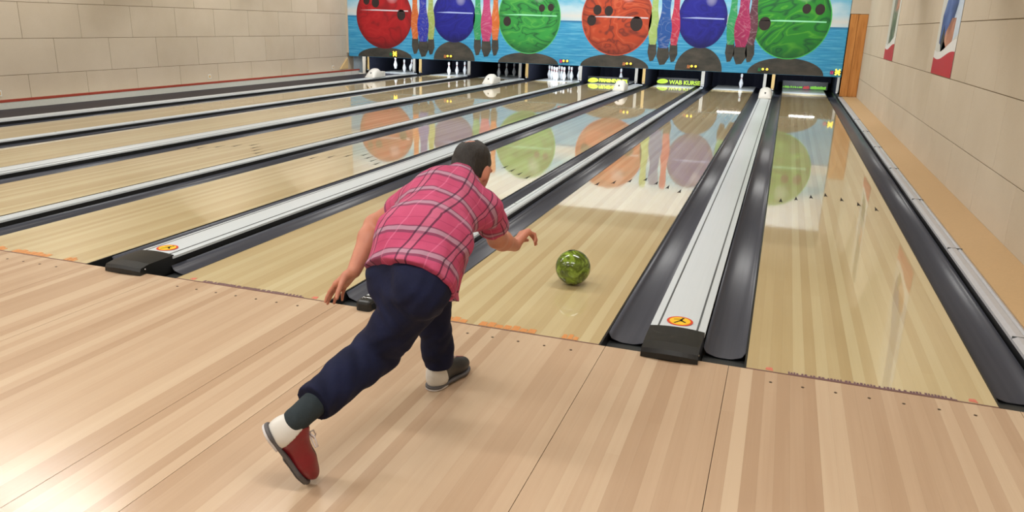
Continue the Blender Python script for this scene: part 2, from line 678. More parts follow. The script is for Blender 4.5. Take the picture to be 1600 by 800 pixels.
wide = {2: ('dark covered lane and the second lane'), 4: ('third and fourth lanes'), 6: ('fifth and sixth lanes'), 8: ('two lanes nearest the right wall')}
for n in (2, 4, 6, 8):
    x0, x1 = LEFT[n] - GW + GUT, LEFT[n] - GUT
    hw = (x1 - x0) / 2
    d = empty('ball_return_divider', ((x0 + x1) / 2, 0, 0))
    tag(d, 'wide light grey ball return cover between the ' + wide[n], 'lane divider', 'wide ball return covers')
    box('body', -hw + 0.012, hw - 0.012, 0.0, 17.85, -0.14, 0.034, M['black'], d)
    top = arch(-hw, hw, 0.050, 0.012)
    prof = [(-hw, 0.034), (hw, 0.034)] + top[::-1]
    extrude('cover', prof, 0.22, 17.6, M['cap'], d, False)
    for gx in (-hw * 0.70, hw * 0.70):
        zz = 0.050 + 0.012 * (1 - (gx / hw) ** 2)
        box('groove', gx - 0.005, gx + 0.005, 0.222, 16.5, zz - 0.004, zz + 0.0012, M['groove'], d)
    # moulded black end piece: sloping nose
    e = empty('end_piece', (0, 0, 0))
    e.parent = d
    ys = [(-0.056, 0.002, 0.006, 1.0), (-0.055, 0.002, 0.034, 0.99), (-0.044, 0.0, 0.054, 0.985), (0.02, -0.05, 0.064, 0.985), (0.12, -0.05, 0.066, 1.0), (0.232, -0.05, 0.067, 1.0)]
    v, f = [], []
    m = 12
    for (yy, zb, zt, sc) in ys:
        for i in range(m):
            u = -1 + 2 * i / (m - 1)
            bulge = -0.012 * (1 - u * u) if yy < 0 else 0.0
            v.append((hw * 0.985 * sc * u, yy + bulge, zt - 0.010 * u * u))
        for i in range(m):
            u = 1 - 2 * i / (m - 1)
            bulge = -0.012 * (1 - u * u) if yy < 0 else 0.0
            v.append((hw * 0.985 * sc * u, yy + bulge, zb))
    for k in range(len(ys) - 1):
        for i in range(2 * m):
            f.append((k * 2 * m + i, k * 2 * m + (i + 1) % (2 * m), (k + 1) * 2 * m + (i + 1) % (2 * m), (k + 1) * 2 * m + i))
    f.append(tuple(range(2 * m))[::-1])
    f.append(tuple(range((len(ys) - 1) * 2 * m, len(ys) * 2 * m)))
    o = mesh_obj('end_cap', v, f, M['black'], e)
    bm = bmesh.new(); bm.from_mesh(o.data); bmesh.ops.recalc_face_normals(bm, faces=bm.faces[:]); bm.to_mesh(o.data); bm.free()
    lathe_o = tube('screw', [(hw * 0.96 - 0.001, -0.01, 0.030), (hw * 0.96 + 0.003, -0.01, 0.030)], 0.006, M['chrome'], e, 10)
    if n >= 6:
        sticker(0, 0.33, 0.0625, d)

# narrow dividers
narrow = {3: ('second and third lanes'), 5: ('fourth and fifth lanes'), 7: ('sixth and seventh lanes')}
for n in (3, 5, 7):
    x0, x1 = LEFT[n] - GN + GUT, LEFT[n] - GUT
    hw = (x1 - x0) / 2
    d = empty('lane_divider', ((x0 + x1) / 2, 0, 0))
    tag(d, 'narrow light grey double-ridged divider rail between the ' + narrow[n], 'lane divider', 'narrow divider rails')
    box('body', -hw + 0.006, hw - 0.006, 0.0, 17.85, -0.14, 0.03, M['black'], d)
    prof = [(-hw, 0.03), (hw, 0.03), (hw, 0.046), (hw * 0.75, 0.056), (hw * 0.12, 0.056), (0.05 * hw, 0.047), (-0.05 * hw, 0.047), (-hw * 0.12, 0.056), (-hw * 0.75, 0.056), (-hw, 0.046)]
    extrude('rail', prof, 0.06, 17.7, M['cap'], d)
    for yy in (1.5, 2.6, 3.9, 5.2, 7.0, 9.0, 11.0):
        box('rail_joint', -hw * 0.80, -hw * 0.1, yy, yy + 0.006, 0.045, 0.0572, M['groove'], d)
    e = box('end_cap', -hw * 1.05, hw * 1.05, -0.05, 0.062, -0.02, 0.058, M['black'], d, 0.018)
    tube('chrome_trim', [(-hw * 1.04, 0.0, -0.0), (-hw * 0.98, 0.005, 0.045), (-hw * 0.6, 0.008, 0.0595), (hw * 0.6, 0.008, 0.0595), (hw * 0.98, 0.005, 0.045)], 0.004, M['chrome'], d)

# right hand rail and ledge along the right wall
d = empty('edge_rail', (LEFT[8] + W + GUT + 0.004, 0, 0))
tag(d, 'ribbed grey metal edge rail along the right wall ledge', 'rail')
box('body', 0.006, 0.095, -0.02, 17.85, -0.14, 0.045, M['black'], d)
extrude('rail', [(0, 0.03), (0.095, 0.03), (0.095, 0.052), (0.080, 0.058), (0.068, 0.050), (0.056, 0.058), (0.024, 0.060), (0.0, 0.048)], -0.02, 16.8, M['rail'], d)
for yy in np.arange(0.8, 12, 1.8):
    box('rail_joint', 0.0, 0.095, float(yy), float(yy) + 0.006, 0.04, 0.0606, M['groove'], d)
lg = box('ledge', LEFT[8] + W + GUT + 0.101, XR - 0.002, -0.02, 16.85, -0.14, 0.060, M['ledge'])
tag(lg, 'tan chipboard ledge at the foot of the right wall', 'ledge')

# left kerb beside the covered lane
k = empty('kerb', (-11.9, 0, 0))
tag(k, 'low white kerb with a dark red top along the left wall', 'kerb')
box('white_face', -0.02, 0.0, 0.0, 16.9, -0.14, 0.108, M['white_face'], k)
box('red_top', -0.06, 0.004, 0.0, 17.0, 0.108, 0.146, M['red_paint'], k)
box('infill', XL + 11.912, -0.021, 0.0, 17.0, -0.14, 0.09, M['white_face'], k)
for y in (16.15, 16.55):
    box('white_panel', 0.0, 0.004, y, y + 0.34, 0.0, 0.10, M['white'], k)
for y, z, lb in ((5.87, 0.222, 'small white wall socket low on the left wall at the picture edge'), (10.95, 0.226, 'small white wall socket low on the middle of the left wall'), (16.1, 0.216, 'small white wall socket on the left wall near the mural')):
    o = empty('wall_socket', (XL, y, z))
    tag(o, lb, 'socket', 'wall sockets on the left wall')
    box('cover_plate', 0, 0.012, -0.05, 0.05, -0.05, 0.05, M['white'], o, 0.003)
    box('socket_insert', 0.012, 0.016, -0.03, 0.03, -0.03, 0.03, M['tan'], o, 0.002)
o = extrude('wedge_board', [(0, 0), (0.02, 0), (0.02, 0.02), (0, 0.02)], 0, 0.1, M['tan'])
bpy.data.objects.remove(o)
wedge = mesh_obj('wedge_board', [(XL + 0.005, 16.45, 0.15), (XL + 0.005, 16.86, 0.15), (XL + 0.005, 16.86, 0.46), (XL + 0.05, 16.45, 0.15), (XL + 0.05, 16.86, 0.15), (XL + 0.05, 16.86, 0.46)],
                 [(0, 2, 1), (3, 4, 5), (0, 1, 4, 3), (1, 2, 5, 4), (2, 0, 3, 5)], M['tan'])
tag(wedge, 'small tan triangular board leaning at the end of the left wall', 'board')

# white hoods on the wide dividers
hood_label = {2: 'white moulded hood on the leftmost ball return cover', 4: 'white moulded hood on the ball return cover by the dim pins', 6: 'white moulded hood on the cover left of the WAB KURSE board', 8: 'white moulded hood on the ball return cover nearest the right wall'}
for n in (2, 4, 6, 8):
    cx = LEFT[n] - GW / 2
    hw = (GW - 2 * GUT) / 2
    h = empty('return_hood', (cx, 15.0, 0.064))
    tag(h, hood_label[n], 'hood', 'white return hoods')
    v, f = [], []
    secs = [(0.0, 0.01), (0.05, 0.06), (0.12, 0.14), (0.20, 0.20), (0.29, 0.23), (0.37, 0.23), (0.42, 0.20), (0.45, 0.15), (0.46, 0.0)]
    m = 12
    for yy, hh in secs:
        for i in range(m):
            a = math.pi * i / (m - 1)
            v.append((-hw * math.copysign(abs(math.cos(a)) ** 0.7, math.cos(a)), yy, hh * math.sin(a) ** 0.6))
    for q in range(len(secs) - 1):
        for i in range(m - 1):
            f.append((q * m + i, q * m + i + 1, (q + 1) * m + i + 1, (q + 1) * m + i))
    f.append(tuple(range(m)))
    f.append(tuple(range((len(secs) - 1) * m, len(secs) * m)))
    o = mesh_obj('shell', v, f, M['white'], h, True)
    bm = bmesh.new(); bm.from_mesh(o.data); bmesh.ops.recalc_face_normals(bm, faces=bm.faces[:]); bm.to_mesh(o.data); bm.free()
    prism_xy('bolt', ellipse(0.0, 0.10, 0.016, 0.016, 12), 0.06, 0.135, M['groove'], h)
    box('rear_box', -hw * 0.75, hw * 0.75, 0.48, 0.72, 0.0, 0.14, M['white'], h, 0.02)

# ------------------------------------------------------------------ pin pits
for n in range(1, 9):
    x = LEFT[n]
    for s, nm in ((0, 'left'), (1, 'right')):
        if s == 0:
            xa, xb = x - GUT - (0.042 if n % 2 else 0.075), x - GUT - 0.001
        else:
            xa, xb = x + W + GUT + 0.001, x + W + GUT + (0.075 if n % 2 else 0.042)
            if n == 8:
                xa, xb = x + W + GUT + 0.001, x + W + GUT + 0.06
        kb = empty('kickback_wall', ((xa + xb) / 2, 17.90, 0.0))
        tag(kb, 'kickback side wall on the %s of the %s pin bay from the left' % (nm, ORD[n]), 'side wall', 'pin bay side walls')
        hw = (xb - xa) / 2
        box('side_panel', -hw, hw, 0.03, 2.2, -0.14, 1.1, M['navy'], kb)
        wm = M['kick_wood'] if s == 0 and (n % 2 == 0 or n == 1) else M['kick_grey']
        # curved front edge post
        v, f = [], []
        ks = [(0.06, 0.0), (0.12, -0.02), (0.3, 0.0), (0.7, 0.02)]
        for zz, dy in ks:
            for (px, py) in ((-hw, dy), (hw, dy), (hw, dy + 0.05), (-hw, dy + 0.05)):
                v.append((px, py, zz))
        for q in range(len(ks) - 1):
            for i in range(4):
                f.append((q * 4 + i, q * 4 + (i + 1) % 4, (q + 1) * 4 + (i + 1) % 4, (q + 1) * 4 + i))
        f += [(3, 2, 1, 0), tuple(range(4 * len(ks) - 4, 4 * len(ks)))]
        mesh_obj('front_edge', v, f, wm, kb)
        tube('bumper', [(0, -0.02, 0.05), (0, -0.05, 0.075), (0, 0.02, 0.09)], 0.014, M['rail'], kb)
    cu = empty('pit_curtain', (x + W / 2, 20.15, -0.14))
    tag(cu, 'dark curtain at the back of the %s pin bay from the left' % ORD[n], 'curtain', 'pit curtains')
    vv, ff = [], []
    for i in range(25):
        xx = -W / 2 - 0.2 + (W + 0.4) * i / 24
        dy = 0.02 * math.sin(i * 1.7)
        vv += [(xx, dy, 0.0), (xx, dy, 1.3)]
    for i in range(24):
        ff.append((2 * i, 2 * i + 2, 2 * i + 3, 2 * i + 1))
    mesh_obj('cloth', vv, ff, M['navy'], cu, True)
    tube('curtain_rod', [(-W / 2 - 0.2, 0, 1.3), (W / 2 + 0.2, 0, 1.3)], 0.015, M['rail'], cu)

# curved light blue guard at the far left of the pit
o = empty('pit_guard', (-12.05, 17.1, 0))
tag(o, 'pale curved guard left of the first pin bay under the mural', 'guard')
v, f = [], []
for i in range(13):
    a = math.pi * (0.15 + 0.6 * i / 12)
    for zz in (0.02, 0.75):
        v.append((0.30 * math.cos(a) * 0.7, 0.25 * math.sin(a) - 0.1, zz))
for i in range(12):
    f.append((2 * i, 2 * i + 2, 2 * i + 3, 2 * i + 1))
mesh_obj('shell', v, f, plain('guard_blue_white', rgb(176, 196, 214), 0.35), o, True)
tube('top_bar', [(0.22, 0.02, 0.6), (-0.25, 0.02, 0.6)], 0.03, M['void'], o)

# sweep boards with print; the ink is given a glow though it is no lamp
M['lime'] = emit('lime_print_glow', rgb(186, 220, 50), 0.2)
M['lime2'] = emit('green_print_glow', rgb(120, 200, 40), 0.45)
M['redlogo'] = emit('red_print_glow', rgb(200, 40, 40), 0.15)
M['boardface'] = plain('board_black', rgb(20, 21, 26), 0.4)


def leaf_logo(parent, cx, cz, w, h, y):
    lf = prism_xz('leaf_logo', [(cx + w * c * (1 - 0.12 * s), cz + h * s + 0.16 * h * c) for c, s in ((math.cos(2 * math.pi * i / 28), math.sin(2 * math.pi * i / 28)) for i in range(28))], y, 0.002, M['lime'], parent)
    tube('leaf_line', [(cx - w * 0.6, y - 0.001, cz - h * 0.15), (cx, y - 0.001, cz + 0.05 * h), (cx + w * 0.6, y - 0.001, cz + h * 0.45)], 0.004, plain('leaf_line', rgb(90, 120, 30), 0.5), parent, 6)


b5 = empty('sweep_board', (LEFT[5] + W / 2, 18.02, 0.0))
tag(b5, 'black sweep board reading FIRMENEVENTS in lime letters', 'board', 'sweep boards')
box('panel', -W / 2 - 0.06, W / 2 + 0.04, 0.0, 0.04, 0.002, 0.19, M['boardface'], b5)
leaf_logo(b5, -0.44, 0.085, 0.15, 0.062, -0.003)
t = text_mesh('lettering', 'FIRMENEVENTS', 0.125, M['lime'], b5, 0.004)
t.rotation_euler = (math.pi / 2, 0, 0)
bx = max(v.co.x for v in t.data.vertices) - min(v.co.x for v in t.data.vertices)
t.scale = (0.80 / bx, 1, 1)
t.location = (0.13, -0.004, 0.085)

b6 = empty('sweep_board', (LEFT[6] + W / 2, 18.8, 0.0))
tag(b6, 'black sweep board reading WAB KURSE in lime letters', 'board', 'sweep boards')
box('panel', -W / 2 - 0.02, W / 2 + 0.06, 0.0, 0.04, 0.002, 0.20, M['boardface'], b6)
leaf_logo(b6, -0.40, 0.095, 0.155, 0.066, -0.003)
t = text_mesh('lettering', 'WAB KURSE', 0.155, M['lime'], b6, 0.005)
t.rotation_euler = (math.pi / 2, 0, 0)
bx = max(v.co.x for v in t.data.vertices) - min(v.co.x for v in t.data.vertices)
t.scale = (0.86 / bx, 1, 1)
t.location = (0.22, -0.004, 0.075)

b8 = empty('sweep_board', (LEFT[8] + W / 2, 19.6, 0.0))
tag(b8, 'black sweep board with green print and a red mark in the rightmost bay', 'board', 'sweep boards')
box('panel', -W / 2 - 0.02, W / 2 + 0.1, 0.0, 0.04, 0.002, 0.22, M['boardface'], b8)
r3 = random.Random(3)
xx = -0.53
while xx < -0.03:
    wd = r3.uniform(0.016, 0.03)
    box('green_stroke', xx, xx + wd, -0.003, 0.0, 0.02 + r3.uniform(0, 0.012), 0.075 + r3.uniform(-0.012, 0.012), M['lime2'], b8)
    xx += wd + r3.choice([0.006, 0.006, 0.02])
prism_xz('red_mark', [(0.0, 0.015), (0.15, 0.02), (0.17, 0.06), (0.13, 0.105), (0.07, 0.085), (0.03, 0.10), (0.0, 0.06)], -0.003, 0.003, M['redlogo'], b8)
xx = 0.19
while xx < 0.58:
    wd = r3.uniform(0.028, 0.04)
    box('green_stroke', xx, xx + wd, -0.003, 0.0, 0.02, 0.095 + r3.uniform(-0.01, 0.01), M['lime2'], b8)
    xx += wd + 0.004

# pins
PIN_PROF = [(0.026, 0.0), (0.030, 0.004), (0.036, 0.03), (0.048, 0.065), (0.0575, 0.10), (0.0605, 0.115), (0.0575, 0.135), (0.046, 0.17), (0.033, 0.21), (0.0255, 0.235), (0.0232, 0.255), (0.0245, 0.28), (0.0295, 0.31), (0.0324, 0.34), (0.030, 0.36), (0.020, 0.375), (0.007, 0.381)]
pin_proto = None
PIN_N = [0]


def pin(x, y, label, z=0.0, tilt=(0, 0)):
    global pin_proto
    if pin_proto is None:
        root = lathe('bowling_pin', PIN_PROF, 20, M['pinwhite'])
        nb = [(0.0236, 0.262), (0.0242, 0.262), (0.0252, 0.274), (0.0246, 0.274)]
        band = lathe('neck_band', [(0.0240, 0.258), (0.0246, 0.266), (0.0252, 0.274)], 20, M['pinred'], root)
        pin_proto = root
        o = root
    else:
        o = pin_proto.copy()
        COL.objects.link(o)
        for ch in list(pin_proto.children):
            c = ch.copy()
            COL.objects.link(c)
            c.parent = o
    o.location = (x, y, z)
    o.rotation_euler = (tilt[0], tilt[1], 0)
    tag(o, label, 'pin', 'bowling pins')
    return o


def spot(n, row, k):
    """row 0..3 from the head pin, k index in the row from the left"""
    return LEFT[n] + W / 2 + (k - row / 2) * 0.3048, 18.29 + row * 0.264


Z_D = -0.001
rows4 = [(r, k) for r in range(4) for k in range(r + 1)]
names10 = ['head pin of the full rack', 'second-row left pin of the full rack', 'second-row right pin of the full rack', 'third-row left pin of the full rack', 'third-row middle pin of the full rack', 'third-row right pin of the full rack', 'back-row far left pin of the full rack', 'back-row centre-left pin of the full rack', 'back-row centre-right pin of the full rack', 'back-row far right pin of the full rack']
for (r, kk), nm in zip(rows4, names10):
    px, py = spot(4, r, kk)
    pin(px, py, 'white bowling pin, ' + nm, Z_D)
px, py = spot(7, 3, 2)
pin(px - 0.01, py, 'lone white bowling pin left standing in the dark seventh bay', Z_D)
px, py = spot(5, 3, 2)
pin(px - 0.02, py, 'lone white bowling pin behind the FIRMENEVENTS board', Z_D)
for r, kk, lb in ((1, 0, 'white bowling pin, leftmost of three in the second bay'), (2, 1, 'white bowling pin, middle of three in the second bay'), (3, 2, 'white bowling pin, rightmost of three in the second bay')):
    px, py = spot(2, r, kk)
    pin(px + 0.02, py, lb, Z_D)
for r, kk, lb in ((1, 0, 'dim bowling pin, leftmost of three in the shadowy third bay'), (2, 1, 'dim bowling pin, middle of three in the shadowy third bay'), (3, 2, 'dim bowling pin, rightmost of three in the shadowy third bay')):
    px, py = spot(3, r, kk)
    pin(px - 0.05, py + 0.3, lb, Z_D)
px, py = spot(1, 1, 0)
pin(px - 0.02, py, 'white bowling pin lifted above the deck in the leftmost bay', 0.10)
px, py = spot(1, 2, 1)
pin(px + 0.0, py, 'white bowling pin standing upright in the leftmost bay', Z_D)
px, py = spot(1, 3, 2)
pin(px - 0.08, py, 'white bowling pin leaning by the wire rack in the leftmost bay', 0.02, (0.1, 0.25))
# wire rack in the leftmost bay
wr = empty('wire_rack', (LEFT[1] + W - 0.14, 18.7, 0.012))
tag(wr, 'tangle of pale metal rods at the right of the leftmost bay', 'rack')
for a, b in (((-0.12, 0, 0.0), (0.02, 0.05, 0.42)), ((-0.04, 0, 0.0), (0.10, 0.05, 0.42)), ((0.04, 0, 0.02), (0.12, -0.1, 0.45)), ((-0.1, 0.1, 0.12), (0.12, -0.1, 0.2)), ((-0.14, -0.05, 0.02), (0.14, -0.05, 0.02))):
    tube('rod', [a, b], 0.010, M['chrome'], wr, 6)

# tubes over the pin decks (behind the mask)
M['tube_on'] = emit('pin_tube_glow', (1.0, 0.98, 0.95, 1), 14.0)
M['tube_added'] = emit('added_tube_glow', (1.0, 0.9, 0.95, 1), 1.0)  # third bay only: a lamp added to lift its dark pins
for n in range(1, 9):
    cx = LEFT[n] + W / 2
    p = empty('pin_light', (cx, 17.3, 0.516))
    tag(p, 'fluorescent tube over the pins of the %s bay from the left' % ORD[n], 'lamp', 'pin deck lamps')  # the third bay's lamp is an added one
    zz = 0.0 if n >= 7 else 0.12
    tube('tube', [(-0.30, 0, zz), (0.30, 0, zz)], 0.016, M['tube_on'] if n != 3 else M['tube_added'], p, 10)
    box('reflector', -0.34, 0.34, -0.05, 0.06, zz + 0.02, zz + 0.035, M['white'], p)
    box('reflector_lip', -0.34, 0.34, -0.06, -0.05, zz + 0.0, zz + 0.035, M['white'], p)
    box('bracket', -0.012, 0.012, -0.3506, 0.0, zz + 0.036, zz + 0.16, M['black'], p)
    al = area('pin_area_light', cx, 17.36, 0.50 + zz - 0.03, 0.6, 0.08, 36.0 if n != 3 else 4.0, math.radians(68), (0.86, 0.93, 1.0))
    al.parent = p
    al.location = (0, 0.06, zz - 0.03)
# ------------------------------------------------------------------ mural mask
MX0, MX1, MZ0, MZ1 = -12.18, 1.29, 0.512, 3.32


def mural_base():
    t = NT('mural_sea_and_sky')
    p = t.obj()
    sep = t.n('SeparateXYZ')
    t.l(p, sep.inputs[0])
    z = sep.outputs[2]
    s1 = t.noise(t.scale(p, (1.6, 1.0, 26.0)), 1.0, 4, 0.6)
    s2 = t.noise(t.scale(p, (0.9, 1.0, 2.2)), 1.0, 4, 0.55)
    sea = t.ramp(s1, [(0.25, rgb(36, 116, 180)), (0.5, rgb(62, 154, 206)), (0.72, rgb(120, 194, 226))])
    sea = t.mix(t.math('MULTIPLY', s2, 0.45), sea, rgb(30, 150, 190))
    band = t.math('MULTIPLY_ADD', z, 1.1, -1.80, clamp=True)       # 0 near the painted horizon, 1 higher up
    sky = t.ramp(t.math('ADD', t.math('MULTIPLY', s2, 0.55), t.math('MULTIPLY', band, 0.25)), [(0.15, rgb(222, 228, 230)), (0.34, rgb(176, 208, 224)), (0.46, rgb(104, 180, 214)), (0.60, rgb(214, 222, 226))])
    hz = t.math('GREATER_THAN', z, 1.655)
    low = t.math('SUBTRACT', 1.0, t.math('MULTIPLY', t.math('ABSOLUTE', t.math('SUBTRACT', z, 1.78)), 7.0), clamp=True)
    sky = t.mix(t.math('MULTIPLY', low, 0.75), sky, rgb(216, 212, 208))
    hi_ = t.math('MULTIPLY', t.math('SUBTRACT', z, 2.35), 2.6, clamp=True)
    sky = t.mix(t.math('MULTIPLY', hi_, 0.9), sky, rgb(222, 227, 230))
    line = t.math('LESS_THAN', t.math('ABSOLUTE', t.math('SUBTRACT', z, 1.635)), 0.025)
    c = t.mix(hz, sea, sky)
    c = t.mix(t.math('MULTIPLY', line, 0.6), c, rgb(30, 98, 150))
    return t.set(c, 0.45, 0.4)


def marble(name, base, dark, light, scale=1.0, amt=1.0, seed=0.0, centre=None):
    """swirled paint; round shapes get the painter's darker rim and foot"""
    t = NT(name)
    o = t.obj()
    p = t.n('VectorMath', operation='ADD')
    t.l(o, p.inputs[0])
    p.inputs[1].default_value = (seed, seed * 1.7, seed * 0.6)
    n1 = t.noise(t.scale(p.outputs[0], (1, 1, 1.6)), scale, 2, 0.45, 1.6)
    sw = t.math('ABSOLUTE', t.math('SUBTRACT', t.math('FRACT', t.math('MULTIPLY', n1, 6.0)), 0.5))
    n2 = t.noise(p.outputs[0], scale * 0.9, 3)
    ln = t.math('SUBTRACT', 1.0, t.math('MULTIPLY', sw, 7.0), clamp=True)            # thin dark swirl lines
    hi = t.math('MULTIPLY', t.math('SUBTRACT', sw, 0.36), 6.0, clamp=True)           # lighter streaks between them
    c = t.mix(n2, tuple(v * 0.55 for v in base[:3]) + (1,), tuple(min(1, v * 1.0) for v in base[:3]) + (1,))
    c = t.mix(t.math('MULTIPLY', hi, 0.45 * amt), c, light)
    c = t.mix(t.math('MULTIPLY', ln, 0.85 * amt), c, dark)
    if centre is not None:
        cx, cz, rx, rz = centre
        sep = t.n('SeparateXYZ')
        t.l(o, sep.inputs[0])
        a = t.math('DIVIDE', t.math('SUBTRACT', sep.outputs[0], cx), rx)
        q = t.math('DIVIDE', t.math('SUBTRACT', sep.outputs[2], cz), rz)
        r2 = t.math('ADD', t.math('MULTIPLY', a, a), t.math('MULTIPLY', q, q))
        rim = t.math('MULTIPLY', t.math('SUBTRACT', r2, 0.62), 1.7, clamp=True)
        c = t.mix(t.math('MULTIPLY', rim, 0.75), c, dark)
        foot = t.math('MULTIPLY', t.math('SUBTRACT', -0.55, q), 2.0, clamp=True)
        c = t.mix(t.math('MULTIPLY', foot, 0.75), c, dark)
        top = t.math('MULTIPLY', t.math('SUBTRACT', 0.06, t.math('ADD', t.math('POWER', t.math('SUBTRACT', a, 0.30), 2.0), t.math('POWER', t.math('SUBTRACT', q, 0.62), 2.0))), 9.0, clamp=True)
        c = t.mix(t.math('MULTIPLY', top, 0.5), c, (0.8, 0.8, 0.85, 1))
    return t.set(c, 0.45, 0.4)


mu = empty('mural_mask', ((MX0 + MX1) / 2, MASK_Y, MZ0))
tag(mu, 'wide painted mural of colourful bowling balls and pins above the pin bays', 'mural')


def mx(x):
    return x - (MX0 + MX1) / 2


def mz(z):
    return z - MZ0


pn = box('mural_panel', MX0, MX1, 0.0, 0.05, MZ0, MZ1, mural_base(), None)
pn.parent = mu
pn.location = (-(MX0 + MX1) / 2, 0, -MZ0)
LAY = [0]


def paint(name, pts, mat, layer):
    o = prism_xz(name, pts, -0.0015 * layer, 0.0012, mat)
    o.parent = mu
    o.location = (-(MX0 + MX1) / 2, 0, -MZ0)
    return o


P_SH = NT('painted_shadow')
_f = P_SH.noise(P_SH.scale(P_SH.obj(), (2.0, 1, 5.0)), 1.0, 4, 0.6)
P_SH = P_SH.set(P_SH.ramp(_f, [(0.3, rgb(44, 48, 48)), (0.7, rgb(80, 76, 70))]), 0.5, 0.4)
P_BLACK = plain('painted_black', rgb(36, 24, 26), 0.5)
P_LINE = plain('painted_highlight', rgb(206, 196, 204), 0.5)
P_LINEB = plain('painted_blue_highlight', rgb(160, 176, 232), 0.5)
P_LINEG = plain('painted_green_highlight', rgb(146, 226, 180), 0.5)
BALLC = {
    'red': (rgb(186, 28, 38), rgb(84, 18, 26), rgb(206, 60, 58), 0.62, 0.55),
    'blue': (rgb(28, 32, 156), rgb(10, 12, 70), rgb(60, 68, 190), 0.62, 0.4),
    'green': (rgb(54, 164, 74), rgb(12, 70, 44), rgb(112, 196, 82), 0.78, 1.0),
    'orange': (rgb(200, 76, 44), rgb(96, 40, 36), rgb(220, 120, 84), 0.78, 1.0),
    'green2': (rgb(44, 154, 52), rgb(8, 74, 46), rgb(112, 198, 56), 0.68, 1.0),
}
rims = {'red': plain('painted_red_rim', rgb(120, 22, 36), 0.5), 'blue': plain('painted_blue_rim', rgb(26, 28, 112), 0.5), 'green': plain('painted_green_rim', rgb(78, 190, 110), 0.5), 'orange': plain('painted_orange_rim', rgb(196, 84, 62), 0.5), 'green2': plain('painted_deep_green_rim', rgb(70, 190, 90), 0.5)}
balls = [('red', -11.0, 0.89, 0.89, 0.76, P_LINE), ('blue', -8.82, 0.64, 0.70, 1.0, P_LINEB), ('green', -6.64, 0.88, 0.95, 0.77, P_LINEG), ('orange', -4.26, 0.93, 0.95, 0.81, P_LINE), ('blue', -2.09, 0.60, 0.72, 1.07, P_LINEB), ('green2', 0.0, 0.91, 0.95, 0.88, P_LINEG)]
for i, (c, bx_, rx, rz, bot, hl) in enumerate(balls):
    cz = bot + rz
    # dark painted mirror image below
    top = bot + 0.03
    pts = [(bx_ + 0.98 * rx * math.cos(math.pi * k_ / 20), MZ0 + 0.004 + (top - MZ0) * math.sin(math.pi * k_ / 20)) for k_ in range(21)]
    paint('painted_shadow', [(max(MX0 + 0.01, min(MX1 - 0.01, a)), b) for a, b in pts], P_SH, 1)
    paint('painted_ball_rim', ellipse(bx_, cz, rx, rz, 56), rims[c], 2)
    paint('painted_ball', ellipse(bx_, cz, rx * 0.975, rz * 0.978, 56), marble('painted_%s_ball_%d' % (c, i), *BALLC[c], 1.3 * i + 1.0, (bx_, cz, rx, rz)), 3)
    zl = 1.69 + (0.10 if c == 'blue' else 0.12 if c == 'red' else 0.08)
    hw_ = rx * math.sqrt(max(0.05, 1 - ((zl - cz) / rz) ** 2)) * 0.88
    paint('painted_highlight', [(bx_ - hw_, zl), (bx_ - hw_ * 0.3, zl - 0.012), (bx_ + hw_, zl - 0.02), (bx_ + hw_, zl + 0.012), (bx_ - hw_ * 0.3, zl + 0.026)], hl, 4)
    if c == 'red':
        holes = [(-0.55, 2.07, 0.10), (-0.26, 2.02, 0.12), (0.55, 1.70, 0.13)]
    elif c == 'blue':
        holes = []
    elif c == 'green':
        holes = [(0.35, 1.96, 0.085), (0.60, 1.98, 0.085), (-0.62, 1.60, 0.11)]
    elif c == 'orange':
        holes = [(-0.52, 1.94, 0.11), (-0.22, 1.92, 0.11), (-0.66, 1.68, 0.12), (0.52, 1.62, 0.16)]
    else:
        holes = [(0.32, 2.06, 0.10), (0.62, 2.05, 0.11), (-0.60, 1.70, 0.14)]
    for hx, hz_, hr in holes:
        paint('painted_hole', ellipse(bx_ + hx, hz_, hr, hr * 1.15, 20), P_BLACK, 4)

PIN_OUT = [(0.10, 0.0), (0.125, 0.08), (0.165, 0.28), (0.178, 0.46), (0.16, 0.62), (0.12, 0.78), (0.10, 0.95), (0.105, 1.10), (0.125, 1.25), (0.12, 1.38), (0.075, 1.48)]


def pin_shape(cx, cz, w=1.0, h=1.0):
    return [(cx + r * w, cz + z * h) for r, z in PIN_OUT] + [(cx - r * w, cz + z * h) for r, z in PIN_OUT[::-1]]


pin_cols = {
    'orange_p': (rgb(222, 118, 58), rgb(170, 84, 40)), 'blue_p': (rgb(44, 54, 178), rgb(80, 100, 210)), 'yellow_p': (rgb(176, 196, 110), rgb(120, 140, 70)),
    'green_p': (rgb(60, 172, 110), rgb(34, 130, 80)), 'pink_p': (rgb(204, 74, 130), rgb(166, 40, 92)), 'lime_p': (rgb(176, 206, 122), rgb(140, 176, 92)),
    'sea_p': (rgb(40, 96, 178), rgb(22, 62, 140)), 'red_p': (rgb(204, 58, 90), rgb(160, 34, 62)), 'wine_p': (rgb(178, 50, 104), rgb(112, 28, 70)), 'dark_p': (rgb(108, 62, 78), rgb(70, 44, 56)),
}
pm = {k_: marble('painted_' + k_[:-2] + '_pin', a, b, (0.75, 0.7, 0.75, 1), 1.8, 0.45, 2.0) for k_, (a, b) in pin_cols.items()}
triples = [
    [('orange_p', -10.02, 1.06, 0.72), ('yellow_p', -9.53, 1.06, 0.70), ('blue_p', -9.77, 0.99, 1.0)],
    [('green_p', -8.12, 1.09, 0.72), ('orange_p', -7.60, 1.10, 0.68), ('pink_p', -7.86, 1.06, 0.95)],
    [('lime_p', -3.29, 1.12, 0.75), ('red_p', -2.75, 1.12, 0.70), ('sea_p', -3.01, 1.04, 1.05)],
    [('green_p', -1.36, 1.18, 0.72), ('dark_p', -0.88, 1.19, 0.72), ('wine_p', -1.11, 1.13, 1.1)],
]
